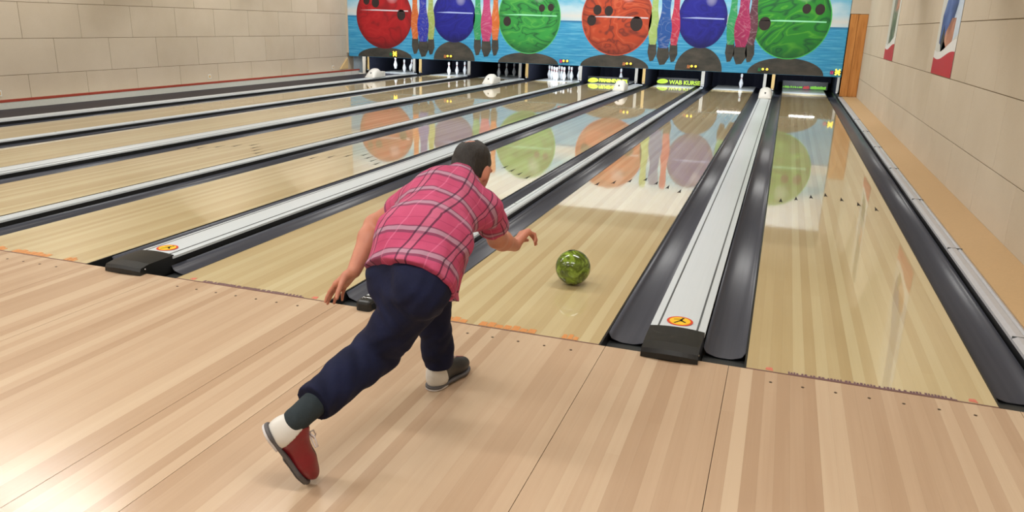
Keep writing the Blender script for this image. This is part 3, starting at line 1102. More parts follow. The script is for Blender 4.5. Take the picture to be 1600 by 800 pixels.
for tr in triples:
    for j, (c, cx, cz, w) in enumerate(tr):
        sh = [(cx - 0.13 * w, cz + 0.03), (cx + 0.13 * w, cz + 0.03), (cx + 0.16 * w, cz - 0.22), (cx + 0.06 * w, cz - 0.40), (cx - 0.06 * w, cz - 0.42), (cx - 0.15 * w, cz - 0.2)]
        paint('painted_shadow', sh, P_SH, 2)
        paint('painted_pin', pin_shape(cx, cz, w), pm[c], 3 + j)
# small indicator lamps under the mural
M['lampdot'] = emit('indicator_glow', rgb(255, 214, 70), 2.2)
M['ind_pink'] = emit('indicator_pink', rgb(190, 60, 120), 0.5)
M['ind_green'] = emit('indicator_green', rgb(30, 120, 70), 0.4)
M['ind_brown'] = emit('indicator_brown', rgb(190, 120, 70), 0.4)
ind = {1: (-10.654, 'X', 'ind_green'), 2: (-8.95, 'o', 'ind_brown'), 4: (-5.57, 'o', 'ind_pink'), 5: (-3.86, 'o', 'ind_brown'), 6: (-2.20, 'o', 'ind_brown'), 7: (-0.47, 'o', 'ind_green'), 8: (1.20, 'X', 'ind_pink')}
for n, (cx, kind, cm) in ind.items():
    e = empty('score_lamp', (cx, MASK_Y - 0.045, 0.625))
    tag(e, {'X': 'glowing yellow cross sign', 'o': 'pair of small glowing yellow lamps'}[kind] + ' under the mural above the %s bay from the left' % ORD[n], 'lamp', 'indicator lamps on the mural edge')
    box('housing', -0.085, 0.085, 0.012, 0.03, -0.032, 0.032, P_SH, e)
    box('digit_plate', -0.17, -0.092, 0.012, 0.03, -0.052, 0.034, P_SH, e)
    if kind == 'o':
        for dx in (-0.05, 0.05):
            tube('lamp', [(dx, 0.010, 0), (dx, -0.004, 0)], 0.028, M['lampdot'], e, 14)
    else:
        for a in (math.radians(52), math.radians(-52)):
            c_, s_ = math.cos(a), math.sin(a)
            l_, w_ = 0.085, 0.017
            pts = [(c_ * u - s_ * q, s_ * u + c_ * q) for u, q in ((-l_, -w_), (l_, -w_), (l_, w_), (-l_, w_))]
            prism_xz('glowing_bar', pts, 0.0 if a > 0 else -0.003, 0.004, M['lampdot'], e)
        for dx in (-0.05, 0.05):
            tube('lamp', [(dx, 0.010, 0.0), (dx, -0.002, 0.0)], 0.016, M['lampdot'], e, 10)
    prism_xz('digit', [(-0.165, -0.05), (-0.145, -0.05), (-0.135, 0.03), (-0.155, 0.03)], 0.004, 0.006, M[cm], e)
    prism_xz('digit', [(-0.135, -0.05), (-0.10, -0.05), (-0.095, 0.02), (-0.115, 0.03), (-0.122, 0.0)], 0.004, 0.006, M[cm], e)

# wooden post right of the mural, filler wall above
wp = empty('wood_post', (1.49, MASK_Y, 0.06))
tag(wp, 'orange pine upright between the mural and the right wall', 'post')
box('board', -0.175, -0.005, 0.0, 0.08, 0.0, 1.90, M['pine'], wp, 0.003)
box('board', 0.0, 0.205, 0.004, 0.08, 0.0, 1.90, M['pine'], wp, 0.003)
struct(box('wall_mural', 1.30, XR, MASK_Y + 0.01, MASK_Y + 0.1, 1.97, CEIL, M['block']))
struct(box('wall_soffit', XL, XR, MASK_Y + 0.051, MASK_Y + 0.15, MZ1 + 0.02, CEIL, M['soffit']))
struct(box('trim_1', XL, MX0 - 0.005, MASK_Y, MASK_Y + 0.08, 0.6, MZ1, M['block']))

# ------------------------------------------------------------------ posters on the right wall
M['paper'] = plain('poster_paper', rgb(206, 204, 198), 0.4)
M['p_red'] = plain('poster_red', rgb(186, 36, 46), 0.4)
M['p_white'] = plain('poster_white', rgb(226, 224, 222), 0.4)


def photo(name, stops, sc, seed):
    t = NT(name)
    p = t.n('VectorMath', operation='ADD')
    t.l(t.obj(), p.inputs[0])
    p.inputs[1].default_value = (seed, seed, seed)
    f = t.noise(p.outputs[0], sc, 3, 0.5, 0.8)
    return t.set(t.ramp(f, stops), 0.4, 0.4)


PH = {
    'blue': photo('poster_blue_cloth', [(0.3, rgb(36, 44, 92)), (0.55, rgb(62, 84, 150)), (0.8, rgb(110, 130, 180))], 3.0, 1),
    'pale': photo('poster_pale_blue', [(0.3, rgb(170, 186, 208)), (0.7, rgb(206, 214, 224))], 2.5, 2),
    'skin': photo('poster_skin', [(0.3, rgb(130, 78, 60)), (0.6, rgb(186, 128, 104)), (0.8, rgb(210, 160, 134))], 4.0, 3),
    'dark': photo('poster_dark', [(0.3, rgb(30, 28, 34)), (0.7, rgb(72, 62, 62))], 4.0, 4),
    'grey': photo('poster_grey', [(0.3, rgb(96, 92, 84)), (0.6, rgb(146, 138, 126)), (0.8, rgb(190, 182, 170))], 3.0, 5),
    'green': photo('poster_olive', [(0.3, rgb(66, 78, 66)), (0.7, rgb(128, 134, 116))], 3.0, 6),
}


def poster(y0, y1, z0, z1, label, shapes):
    """flat printed sheet on the right wall; u runs 0..1 from the far edge to the near edge, v 0..1 upwards"""
    r = empty('poster', (XR, (y0 + y1) / 2, z0))
    tag(r, label, 'poster', 'posters on the right wall')
    H = z1 - z0
    Lw = y1 - y0

    def flat(name, pts, mat, layer):
        x = -0.004 - 0.0008 * layer
        v = [(x, Lw / 2 - u * Lw, vv * H) for u, vv in pts] + [(x + 0.002, Lw / 2 - u * Lw, vv * H) for u, vv in pts]
        n = len(pts)
        f = [tuple(range(n)), tuple(range(n, 2 * n))[::-1]] + [(i, n + i, n + (i + 1) % n, (i + 1) % n) for i in range(n)]
        o = mesh_obj(name, v, f, mat, r)
        bm = bmesh.new(); bm.from_mesh(o.data); bmesh.ops.recalc_face_normals(bm, faces=bm.faces[:]); bm.to_mesh(o.data); bm.free()
    flat('sheet', [(0, 0), (1, 0), (1, 1), (0, 1)], M['paper'], 0)
    for nm, pts, mt, ly in shapes:
        flat(nm, pts, mt, ly)
    wave = [(u / 14, 0.115 + 0.02 * math.sin(u / 14 * 5.0 + 3.6) + 0.055 * (u / 14) ** 2) for u in range(15)]
    flat('white_swoosh', [(0, 0.08)] + [(1, 0.08)] + [(u, v + 0.038) for u, v in wave[::-1]], M['p_white'], 4)
    flat('red_field', [(0, 0), (1, 0)] + [(u, v - 0.005 - 0.03 * u * u) for u, v in wave[::-1]], M['p_red'], 5)


poster(6.01, 7.25, 1.10, 2.95, 'large poster on the right wall with a blue clothed figure above a red band', [
    ('print', [(0.55, 0.17), (1, 0.25), (1, 1), (0.62, 1)], PH['pale'], 1),
    ('print', [(0.16, 0.19), (0.5, 0.15), (0.78, 0.42), (0.86, 1.0), (0.45, 1.0), (0.36, 0.55), (0.14, 0.36)], PH['blue'], 2),
    ('print', [(0.30, 0.13), (0.62, 0.12), (0.78, 0.22), (0.80, 0.34), (0.62, 0.34), (0.42, 0.26)], PH['skin'], 3),
    ('print', [(0.22, 0.20), (0.34, 0.10), (0.62, 0.10), (0.58, 0.15), (0.42, 0.20), (0.30, 0.30)], PH['dark'], 3)])
poster(11.23, 12.49, 1.10, 2.95, 'smaller-looking poster on the right wall nearest the mural, grey-green figure', [
    ('print', [(0.25, 0.15), (0.72, 0.16), (0.85, 0.5), (0.88, 1.0), (0.42, 1.0), (0.30, 0.5)], PH['grey'], 1),
    ('print', [(0.30, 0.16), (0.74, 0.17), (0.82, 0.42), (0.38, 0.44)], PH['green'], 2),
    ('print', [(0.55, 0.44), (0.85, 0.46), (0.86, 0.62), (0.60, 0.60)], PH['skin'], 2),
    ('print', [(0.42, 0.62), (0.9, 0.64), (0.92, 1.0), (0.44, 1.0)], PH['dark'], 2)])

# ------------------------------------------------------------------ ceiling lamps and baffles (out of frame, seen in the floor's gloss)
for i, (x, y, ln) in enumerate(LAMPS):
    h = box('lamp_housing', x - ln / 2 - 0.05, x + ln / 2 + 0.05, y - 0.2, y + 0.2, CEIL - 0.12, CEIL - 0.001, M['white'])
    tag(h, 'white ceiling lamp housing above the bowling alley', 'lamp', 'ceiling lamps')
for xx in (-11.0, -8.75, -6.5, -4.25, -2.0, 0.2):  # housings of the added lights over the mural
    h = box('added_light_housing', xx - 1.0, xx + 1.0, 15.72, 15.86, 3.54, CEIL - 0.001, M['white'])
    tag(h, 'white housing of an added light above the mural', 'lamp', 'added mural lights')
for i, y in enumerate((5.9, 10.5, 14.2)):  # unseen boards added to keep lamps out of the lane reflections
    struct(box('trim_%d' % (i + 2), XL, XR, y, y + 0.06, CEIL - 0.66, CEIL - 0.001, M['plaster']))

# ------------------------------------------------------------------ ball
def ball_mat():
    t = NT('green_marble_ball')
    p = t.obj()
    n = t.noise(p, 9.0, 3, 0.55, 2.5)
    n2 = t.noise(p, 22.0, 2, 0.5, 1.0)
    f = t.math('ADD', t.math('MULTIPLY', n, 0.8), t.math('MULTIPLY', n2, 0.2))
    c = t.ramp(f, [(0.32, rgb(40, 40, 14)), (0.48, rgb(82, 98, 28)), (0.66, rgb(136, 164, 58))])
    return t.set(c, 0.16, 0.5)


ball = empty('bowling_ball', (-1.09, 0.87, 0.1085))
tag(ball, 'olive green marbled bowling ball rolling on the lane', 'ball')
me = bpy.data.meshes.new('ball')
bm = bmesh.new()
bmesh.ops.create_uvsphere(bm, u_segments=48, v_segments=28, radius=0.1085)
for f_ in bm.faces:
    f_.smooth = True
bm.to_mesh(me); bm.free()
me.materials.append(ball_mat())
o = bpy.data.objects.new('ball_shell', me); COL.objects.link(o); o.parent = ball
for dv in ((-0.35, 0.3, 0.88), (-0.12, 0.35, 0.93), (-0.2, 0.0, 0.98)):
    dv = Vector(dv).normalized()
    tube('finger_hole', [dv * 0.10, dv * 0.1089], 0.012, M['void'], ball, 16)

# ------------------------------------------------------------------ the bowler: implicit surfaces turned into meshes
class Sdf:
    def __init__(s, lo, hi, h):
        s.lo, s.h = np.array(lo, float), h
        s.n = np.ceil((np.array(hi) - s.lo) / h).astype(int) + 1
        s.d = np.full(s.n, 0.3, np.float32)

    def _box(s, lo, hi):
        a = np.clip(np.floor((np.array(lo) - s.lo) / s.h).astype(int), 0, s.n)
        b = np.clip(np.ceil((np.array(hi) - s.lo) / s.h).astype(int) + 1, 0, s.n)
        sl = tuple(slice(i, j) for i, j in zip(a, b))
        g = [((np.arange(i, j) * s.h) + l).astype(np.float32) for i, j, l in zip(a, b, s.lo)]
        return sl, np.meshgrid(*g, indexing='ij', sparse=True)

    def _un(s, sl, d, k):
        e = s.d[sl]
        if k > 0:
            hh = np.clip(0.5 + 0.5 * (e - d) / k, 0, 1)
            s.d[sl] = e * (1 - hh) + d * hh - k * hh * (1 - hh)
        else:
            s.d[sl] = np.minimum(e, d)

    def cone(s, a, b, ra, rb, k=0.02, flat=None):
        a, b = np.array(a, float), np.array(b, float)
        m = max(ra, rb) + k + 0.03
        sl, (X, Y, Z) = s._box(np.minimum(a, b) - m, np.maximum(a, b) + m)
        ab = b - a
        t = np.clip(((X - a[0]) * ab[0] + (Y - a[1]) * ab[1] + (Z - a[2]) * ab[2]) / (ab @ ab), 0, 1)
        dx, dy, dz = X - a[0] - t * ab[0], Y - a[1] - t * ab[1], Z - a[2] - t * ab[2]
        d2 = dx * dx + dy * dy + dz * dz
        if flat is not None:                       # flatten along a direction
            fdir, fs = np.array(flat[0], float), flat[1]
            fdir = fdir / np.linalg.norm(fdir)
            q = dx * fdir[0] + dy * fdir[1] + dz * fdir[2]
            d2 = d2 + q * q * (1 / (fs * fs) - 1)
        s._un(sl, np.sqrt(d2) - (ra + (rb - ra) * t), k)
        return s

    def ell(s, c, axes, r, k=0.02):
        """axes: three orthonormal rows, r: three radii"""
        c, r = np.array(c, float), np.array(r, float)
        A = np.array(axes, float)
        m = r.max() + k + 0.03
        sl, (X, Y, Z) = s._box(c - m, c + m)
        q = [((X - c[0]) * A[i, 0] + (Y - c[1]) * A[i, 1] + (Z - c[2]) * A[i, 2]) for i in range(3)]
        k0 = np.sqrt(sum((q[i] / r[i]) ** 2 for i in range(3)))
        k1 = np.sqrt(sum((q[i] / r[i] ** 2) ** 2 for i in range(3))) + 1e-6
        s._un(sl, k0 * (k0 - 1) / k1, k)
        return s

    def half(s, p, n, k=0.0):
        """keep the side n points away from (cut away the +n side)"""
        n = np.array(n, float)
        n = n / np.linalg.norm(n)
        sl, (X, Y, Z) = s._box(s.lo, s.lo + s.n * s.h)
        d = (X - p[0]) * n[0] + (Y - p[1]) * n[1] + (Z - p[2]) * n[2]
        s.d = np.maximum(s.d, d.astype(np.float32))
        return s

    def cut_ell(s, c, axes, r, k=0.0):
        o = Sdf.__new__(Sdf)
        o.lo, o.h, o.n = s.lo, s.h, s.n
        o.d = np.full(s.n, 0.3, np.float32)
        o.ell(c, axes, r, 0.0)
        s.d = np.maximum(s.d, -o.d)
        return s

    def wob(s, amp, f, ph=0.0):
        sl, (X, Y, Z) = s._box(s.lo, s.lo + s.n * s.h)
        w = np.sin(f * (X * 1.0 + 0.6 * Y) + ph + 1.7 * np.sin(f * 0.5 * Z + 1)) * np.sin(f * (0.8 * Z - 0.5 * Y) + 2.1 * ph + 1.3 * np.sin(f * 0.43 * X)) 
        s.d = s.d + (amp * w).astype(np.float32)
        return s

    def mesh(s):
        d, h = s.d, s.h
        neg = d < 0
        cnt = np.zeros(tuple(s.n - 1), np.int8)
        C8 = [(i, j, k) for i in (0, 1) for j in (0, 1) for k in (0, 1)]
        nx, ny, nz = s.n - 1
        for i, j, k in C8:
            cnt += neg[i:i + nx, j:j + ny, k:k + nz]
        act = np.argwhere((cnt > 0) & (cnt < 8))
        idx = np.full(tuple(s.n - 1), -1, np.int32)
        idx[act[:, 0], act[:, 1], act[:, 2]] = np.arange(len(act))
        acc = np.zeros((len(act), 3))
        num = np.zeros(len(act))
        for a in C8:
            for ax in range(3):
                if a[ax]:
                    continue
                b = list(a)
                b[ax] = 1
                da = d[act[:, 0] + a[0], act[:, 1] + a[1], act[:, 2] + a[2]].astype(float)
                db = d[act[:, 0] + b[0], act[:, 1] + b[1], act[:, 2] + b[2]].astype(float)
                m = (da < 0) != (db < 0)
                t = np.where(m, da / np.where(m, da - db, 1), 0)
                p = np.tile(np.array(a, float), (len(act), 1))
                p[:, ax] += t
                acc[m] += p[m]
                num += m
        V = (act + acc / num[:, None]) * h + s.lo
        F = []
        for ax in range(3):
            u, v = (ax + 1) % 3, (ax + 2) % 3
            sa = [slice(None)] * 3
            sb = [slice(None)] * 3
            sa[ax] = slice(0, -1)
            sb[ax] = slice(1, None)
            e = np.argwhere(neg[tuple(sa)] != neg[tuple(sb)])
            e = e[(e[:, u] > 0) & (e[:, v] > 0) & (e[:, u] < s.n[u] - 1) & (e[:, v] < s.n[v] - 1)]
            flip = neg[e[:, 0], e[:, 1], e[:, 2]]
            q = []
            for du, dv in ((0, 0), (-1, 0), (-1, -1), (0, -1)):
                c = e.copy()
                c[:, u] += du
                c[:, v] += dv
                q.append(idx[c[:, 0], c[:, 1], c[:, 2]])
            q = np.stack(q, 1)
            q[~flip] = q[~flip][:, ::-1]
            F.append(q)
        F = np.concatenate(F)
        F = F[(F >= 0).all(1)]
        # two rounds of light smoothing
        for lam in (0.5, -0.2, 0.5):
            sm = np.zeros_like(V)
            ct = np.zeros(len(V))
            for i in range(4):
                a, b = F[:, i], F[:, (i + 1) % 4]
                np.add.at(sm, a, V[b]); np.add.at(ct, a, 1)
                np.add.at(sm, b, V[a]); np.add.at(ct, b, 1)
            V = V + lam * 0.6 * (sm / np.maximum(ct, 1)[:, None] - V)
        return V, F


def sdf_obj(name, sdf, mat, parent, attr=None):
    V, F = sdf.mesh()
    me = bpy.data.meshes.new(name)
    me.vertices.add(len(V))
    me.vertices.foreach_set('co', V.astype(np.float32).ravel())
    me.loops.add(len(F) * 4)
    me.loops.foreach_set('vertex_index', F.astype(np.int32).ravel())
    me.polygons.add(len(F))
    me.polygons.foreach_set('loop_start', np.arange(0, len(F) * 4, 4, dtype=np.int32))
    me.polygons.foreach_set('loop_total', np.full(len(F), 4, dtype=np.int32))
    me.update(calc_edges=True)
    me.validate()
    me.polygons.foreach_set('use_smooth', [True] * len(me.polygons))
    if attr is not None:
        at = me.attributes.new('cloth', 'FLOAT_VECTOR', 'POINT')
        at.data.foreach_set('vector', attr(V).astype(np.float32).ravel())
    me.materials.append(mat)
    o = bpy.data.objects.new(name, me)
    COL.objects.link(o)
    o.parent = parent
    return o


def nrm(v):
    v = np.array(v, float)
    return v / np.linalg.norm(v)


def frame(zdir, xdir):
    """orthonormal rows: x (sideways), y, z along zdir"""
    z = nrm(zdir)
    x = np.array(xdir, float)
    x = nrm(x - z * (x @ z))
    return np.stack([x, np.cross(z, x), z])


J = dict(
    pelvis=(-1.160, -1.215, 0.680), rhip=(-1.080, -1.270, 0.672), lhip=(-1.235, -1.170, 0.665),
    rknee=(-1.300, -1.225, 0.372), rank=(-1.384, -1.620, 0.274),
    lknee=(-1.272, -0.815, 0.500), lank=(-1.278, -0.715, 0.10),
    belly=(-1.165, -1.09, 0.785), chest=(-1.155, -0.93, 0.875), neck=(-1.150, -0.81, 0.945),
    lsh=(-1.295, -0.905, 0.872), rsh=(-1.025, -0.815, 0.850),
    lelb=(-1.495, -0.865, 0.747), lwri=(-1.486, -1.055, 0.606),
    relb=(-1.060, -0.600, 0.672), rwri=(-1.060, -0.360, 0.578),
    head=(-1.128, -0.730, 0.985),
)
J = {k_: np.array(v_) for k_, v_ in J.items()}
LAT_C = nrm(J['rsh'] - J['lsh'])                     # across the shoulders
LAT_P = nrm(J['rhip'] - J['lhip'])                   # across the hips
SP1 = nrm(J['belly'] - J['pelvis'])
SP2 = nrm(J['chest'] - J['belly'])
SP3 = nrm(J['neck'] - J['chest'])


def skin_mat():
    t = NT('skin')
    f = t.noise(t.obj(), 30.0, 3)
    g = t.noise(t.obj(), 5.0, 2)
    c = t.mix(f, rgb(176, 116, 92), rgb(198, 138, 112))
    c = t.mix(t.math('MULTIPLY', g, 0.35), c, rgb(178, 96, 80))
    t.b.inputs['Subsurface Weight'].default_value = 0.08
    t.b.inputs['Subsurface Radius'].default_value = (0.01, 0.004, 0.002)
    return t.set(c, 0.5, 0.4)


def plaid_mat():
    t = NT('pink_plaid')
    a = t.n('Attribute', attribute_name='cloth')
    sep = t.n('SeparateXYZ')
    t.l(a.outputs['Vector'], sep.inputs[0])

    def band(v, period, c0, w, ph=0.0):
        fr = t.math('FRACT', t.math('ADD', t.math('DIVIDE', v, period), ph))
        d = t.math('ABSOLUTE', t.math('SUBTRACT', fr, c0))
        return t.math('LESS_THAN', d, w)
    u, v = sep.outputs[0], sep.outputs[1]
    n = t.noise(t.obj(), 9.0, 3)
    c = t.mix(n, rgb(168, 58, 94), rgb(190, 86, 120))
    per_v, per_u = 0.098, 0.118
    # bands running across the body
    dk = t.math('MULTIPLY', band(v, per_v, 0.5, 0.17), 0.66)
    c = t.mix(dk, c, rgb(92, 58, 80))
    c = t.mix(t.math('MULTIPLY', band(v, per_v, 0.53, 0.085), 0.85), c, rgb(170, 132, 150))
    c = t.mix(t.math('MULTIPLY', band(v, per_v, 0.03, 0.018), 0.35), c, rgb(120, 40, 78))
    # bands running along the body
    c = t.mix(t.math('MULTIPLY', band(u, per_u, 0.5, 0.085), 0.16), c, rgb(200, 150, 170))
    for cc in (0.40, 0.60):
        c = t.mix(t.math('MULTIPLY', band(u, per_u, cc, 0.022), 0.75), c, rgb(56, 36, 56))
    c = t.mix(t.math('MULTIPLY', band(u, per_u, 0.0, 0.03), 0.25), c, rgb(232, 140, 176))
    t.set(c, 0.85, 0.2)
    h = t.noise(t.obj(), 14.0, 3)
    t.bump(h, 0.35, 0.02)
    return t.m


def denim_mat():
    t = NT('navy_denim')
    f = t.noise(t.obj(), 12.0, 4)
    g = t.noise(t.scale(t.obj(), (1, 1, 1)), 400.0, 1)
    c = t.mix(f, rgb(12, 14, 27), rgb(24, 29, 60))
    c = t.mix(t.math('MULTIPLY', g, 0.2), c, rgb(40, 46, 80))
    t.set(c, 0.85, 0.2)
    t.bump(f, 0.3, 0.02)
    return t.m


def hair_mat():
    t = NT('dark_hair')
    f = t.noise(t.scale(t.obj(), (1, 1, 0.35)), 160.0, 3, 0.6)
    t.set(t.mix(f, rgb(20, 18, 17), rgb(50, 45, 42)), 0.6, 0.35)
    t.bump(f, 0.6, 0.006)
    return t.m


M['skin'], M['plaid'], M['denim'], M['hair'] = skin_mat(), plaid_mat(), denim_mat(), hair_mat()
M['sock'] = plain('dark_sock', rgb(46, 54, 58), 0.9, 0.2, 0, 0.15, 120)

man = empty('person', (0, 0, 0))
tag(man, 'person in a pink plaid shirt and navy jeans lunging to bowl', 'person')

# head frame: face looks down the lane, tipped forward, turned a little to the right
FACE = nrm((0.12, 0.86, -0.48))
CROWN = nrm(np.array((0.05, 0.40, 0.92)) - FACE * (np.array((0.05, 0.40, 0.92)) @ FACE))
SIDE = np.cross(FACE, CROWN)
HA = np.stack([SIDE, FACE, CROWN])
HC = J['head']
HS = 0.93


def hp(x, y, z):
    return HC + (SIDE * x + FACE * y + CROWN * z) * HS


# ---- body (one continuous skin)
H_ = 0.0048
B = Sdf((-1.72, -1.78, 0.02), (-0.86, -0.20, 1.18), H_)
B.ell(J['pelvis'], frame(SP1, LAT_P), (0.115, 0.08, 0.09), 0.0)
B.cone(J['pelvis'], J['belly'], 0.085, 0.09, 0.05)
B.ell(J['belly'], frame(SP2, LAT_C), (0.13, 0.09, 0.12), 0.04)
B.ell(J['chest'], frame(SP2, LAT_C), (0.135, 0.095, 0.13), 0.04)
B.cone(J['chest'], J['neck'], 0.09, 0.062, 0.05)
B.cone(J['neck'] - SP3 * 0.02, hp(0, -0.03, -0.05), 0.060, 0.055, 0.03)
for s_, hip, kn, an in (('r', 'rhip', 'rknee', 'rank'), ('l', 'lhip', 'lknee', 'lank')):
    B.cone(J[hip], J[kn], 0.066, 0.052, 0.03)
    B.cone(J[kn], J[an], 0.052, 0.036, 0.03)
for sh, el, wr in (('lsh', 'lelb', 'lwri'), ('rsh', 'relb', 'rwri')):
    B.cone(J['chest'] + (J[sh] - J['chest']) * 0.55, J[sh], 0.060, 0.052, 0.04)
    B.cone(J[sh], J[el], 0.052, 0.041, 0.03)
    mid = J[el] + (J[wr] - J[el]) * 0.28
    B.cone(J[el], mid, 0.040, 0.0425, 0.02)
    B.cone(mid, J[wr], 0.0425, 0.027, 0.02)
# skull, jaw, nose, ears
B.ell(hp(0, -0.012, 0.03), HA, (0.0698, 0.0874, 0.0818), 0.03)
B.ell(hp(0, 0.02, -0.03), HA, (0.0614, 0.0725, 0.0818), 0.04)
B.cone(hp(0, 0.045, -0.085), hp(0, 0.06, -0.10), 0.036, 0.028, 0.03)
B.cone(hp(0, 0.088, 0.012), hp(0, 0.112, -0.030), 0.010, 0.015, 0.012)
B.cone(hp(-0.016, 0.100, -0.034), hp(0.016, 0.100, -0.034), 0.008, 0.008, 0.008)
B.cone(hp(-0.022, 0.092, -0.068), hp(0.022, 0.092, -0.068), 0.007, 0.007, 0.008)
B.cone(hp(-0.020, 0.089, -0.080), hp(0.020, 0.089, -0.080), 0.007, 0.007, 0.008)
B.cone(hp(-0.045, 0.082, 0.028), hp(0.045, 0.082, 0.028), 0.010, 0.010, 0.012)
for sx in (-1, 1):
    B.cut_ell(hp(sx * 0.031, 0.098, 0.008), HA, (0.013, 0.012, 0.009)) if False else None
    B.ell(hp(sx * 0.080, -0.010, -0.012), frame(CROWN, SIDE * sx * 0.8 - FACE * 0.5), (0.0093, 0.0167, 0.0288), 0.008)
    B.ell(hp(sx * 0.076, -0.004, -0.036), HA, (0.0084, 0.0093, 0.0112), 0.008)


def hand(W_, d, pal, thumb_side, curls, spread, tdir, tcurl=0.5, scale=1.0):
    """W_ wrist, d hand direction, pal palm normal (fingers curl towards it), thumb_side unit vector"""
    d = nrm(d)
    pal = nrm(np.array(pal) - d * (np.array(pal) @ d))
    th = np.cross(d, pal)
    if th @ np.array(thumb_side) < 0:
        th = -th
    c = scale
    B.cone(W_, W_ + d * 0.03 * c, 0.026 * c, 0.028 * c, 0.012, (pal, 0.72))
    for q in (-0.030, -0.010, 0.010, 0.030):
        B.cone(W_ + d * 0.022 * c + th * q * 0.55 * c, W_ + d * 0.085 * c + th * q * c, 0.0165 * c, 0.0145 * c, 0.008)
    lens = [(0.044, 0.026, 0.022), (0.048, 0.030, 0.023), (0.045, 0.028, 0.022), (0.035, 0.022, 0.020)]
    for i, q in enumerate((0.033, 0.011, -0.011, -0.032)):
        p = W_ + d * (0.090 - 0.004 * abs(i - 1)) * c + th * q * c
        base = nrm(d + th * spread[i])
        ang = 0.0
        rr = 0.0098 * c if i < 3 else 0.0085 * c
        for j, ln in enumerate(lens[i]):
            ang += curls[i][j]
            dr = base * math.cos(ang) + pal * math.sin(ang)
            p2 = p + dr * ln * c
            B.cone(p, p2, rr, rr * 0.90, 0.004)
            p, rr = p2, rr * 0.90
    tb = W_ + d * 0.028 * c + th * 0.024 * c
    td = nrm(d * tdir[0] + th * tdir[1] + pal * tdir[2])
    t1 = tb + td * 0.044 * c
    B.cone(tb, t1, 0.0165 * c, 0.0125 * c, 0.010)
    td2 = nrm(td + d * 0.5 * tcurl + pal * 0.35 * tcurl)
    t2 = t1 + td2 * 0.034 * c
    B.cone(t1, t2, 0.0120 * c, 0.0105 * c, 0.004)
    B.cone(t2, t2 + nrm(td2 + pal * 0.3) * 0.025 * c, 0.0105 * c, 0.0085 * c, 0.004)


# left hand hangs out to the side, fingers together, thumb dropping towards the floor
hand(J['lwri'], np.array((-0.60, -0.05, -0.62)), (0.70, -0.35, -0.55), (0.0, -0.9, 0.1),
     [(0.20, 0.20, 0.15), (0.16, 0.18, 0.12), (0.22, 0.22, 0.15), (0.30, 0.28, 0.2)], (0.05, 0.01, -0.03, -0.08), (0.60, 0.40, 0.62), 0.5, 0.94)
# right hand swings forward, palm up and in, fingers curling over after the release
hand(J['rwri'], np.array((0.22, 0.62, 0.45)), (0.20, -0.35, -0.85), (-0.8, 0.2, 0.3),
     [(0.75, 0.75, 0.4), (0.95, 0.95, 0.5), (1.05, 1.05, 0.6), (1.1, 1.1, 0.6)], (0.06, 0.02, -0.02, -0.06), (0.70, 0.45, 0.45), 0.7)
body = sdf_obj('body', B, M['skin'], man)
body['label'] = 'bare skin of head, arms and hands'

# eyes
M['eye'] = plain('eye_white', rgb(225, 222, 216), 0.2)
M['iris'] = plain('iris_brown', rgb(60, 40, 28), 0.2)
for sx in (-1, 1):
    me = bpy.data.meshes.new('eye')
    bm = bmesh.new(); bmesh.ops.create_uvsphere(bm, u_segments=16, v_segments=10, radius=0.0125)
    for f_ in bm.faces: f_.smooth = True
    bm.to_mesh(me); bm.free(); me.materials.append(M['eye'])
    e = bpy.data.objects.new('eye', me); COL.objects.link(e); e.parent = man
    e.location = hp(sx * 0.031, 0.081, 0.008)
    tube('iris', [np.array(FACE) * 0.0112, np.array(FACE) * 0.0128], 0.0055, M['iris'], e, 12)

# ---- hair with a thin patch at the crown
Hh = Sdf(HC - 0.14, HC + 0.15, 0.004)
Hh.ell(hp(0, -0.016, 0.032), HA, (0.0744, 0.0893, 0.0865), 0.0)
Hh.ell(hp(0, -0.035, -0.035), HA, (0.0642, 0.0651, 0.0577), 0.03)
Hh.half(hp(0, 0.052, 0.03), FACE * 1.0 - CROWN * 0.62)
Hh.half(hp(0, -0.03, -0.078), -CROWN + FACE * 0.15)
for sx in (-1, 1):
    Hh.cut_ell(hp(sx * 0.085, 0.015, -0.035), HA, (0.0205, 0.0391, 0.0465))
Hh.cut_ell(hp(-0.010, -0.062, 0.108), HA, (0.0316, 0.0335, 0.0298))
Hh.wob(0.0015, 120.0, 0.5)
sdf_obj('hair', Hh, M['hair'], man)

# ---- shirt
S = Sdf((-1.56, -1.50, 0.40), (-0.86, -0.55, 1.10), 0.006)
S.ell(J['belly'] + np.array((0.010, -0.03, 0.005)), frame(SP2, LAT_C * 0.5 + LAT_P * 0.5), (0.184, 0.130, 0.16), 0.0)
DORS = nrm(np.cross(LAT_P, SP1))
S.cone(J['belly'] + DORS * 0.005, J['pelvis'] - SP1 * 0.07 + DORS * 0.012, 0.172, 0.184, 0.05, (DORS, 0.78))
S.ell(J['chest'] + np.array((0.0, 0.0, 0.01)), frame(SP2, LAT_C), (0.162, 0.118, 0.165), 0.06)
S.cone(J['lsh'] + LAT_C * 0.02 - SP2 * 0.02, J['rsh'] - LAT_C * 0.02 - SP2 * 0.02, 0.068, 0.068, 0.06)
S.cone(J['chest'] + SP2 * 0.05, J['neck'] + SP3 * 0.005, 0.10, 0.068, 0.05)
S.ell(J['rhip'] + np.array((0.004, 0.01, 0.03)), np.eye(3), (0.105, 0.118, 0.115), 0.05)
# loose front of the shirt hanging below the belly
S.cone((-1.110, -1.05, 0.70), (-1.095, -1.085, 0.575), 0.10, 0.070, 0.05, ((0.3, 0.95, 0), 0.7))
S.cone((-1.20, -0.99, 0.70), (-1.19, -1.01, 0.63), 0.08, 0.05, 0.05)
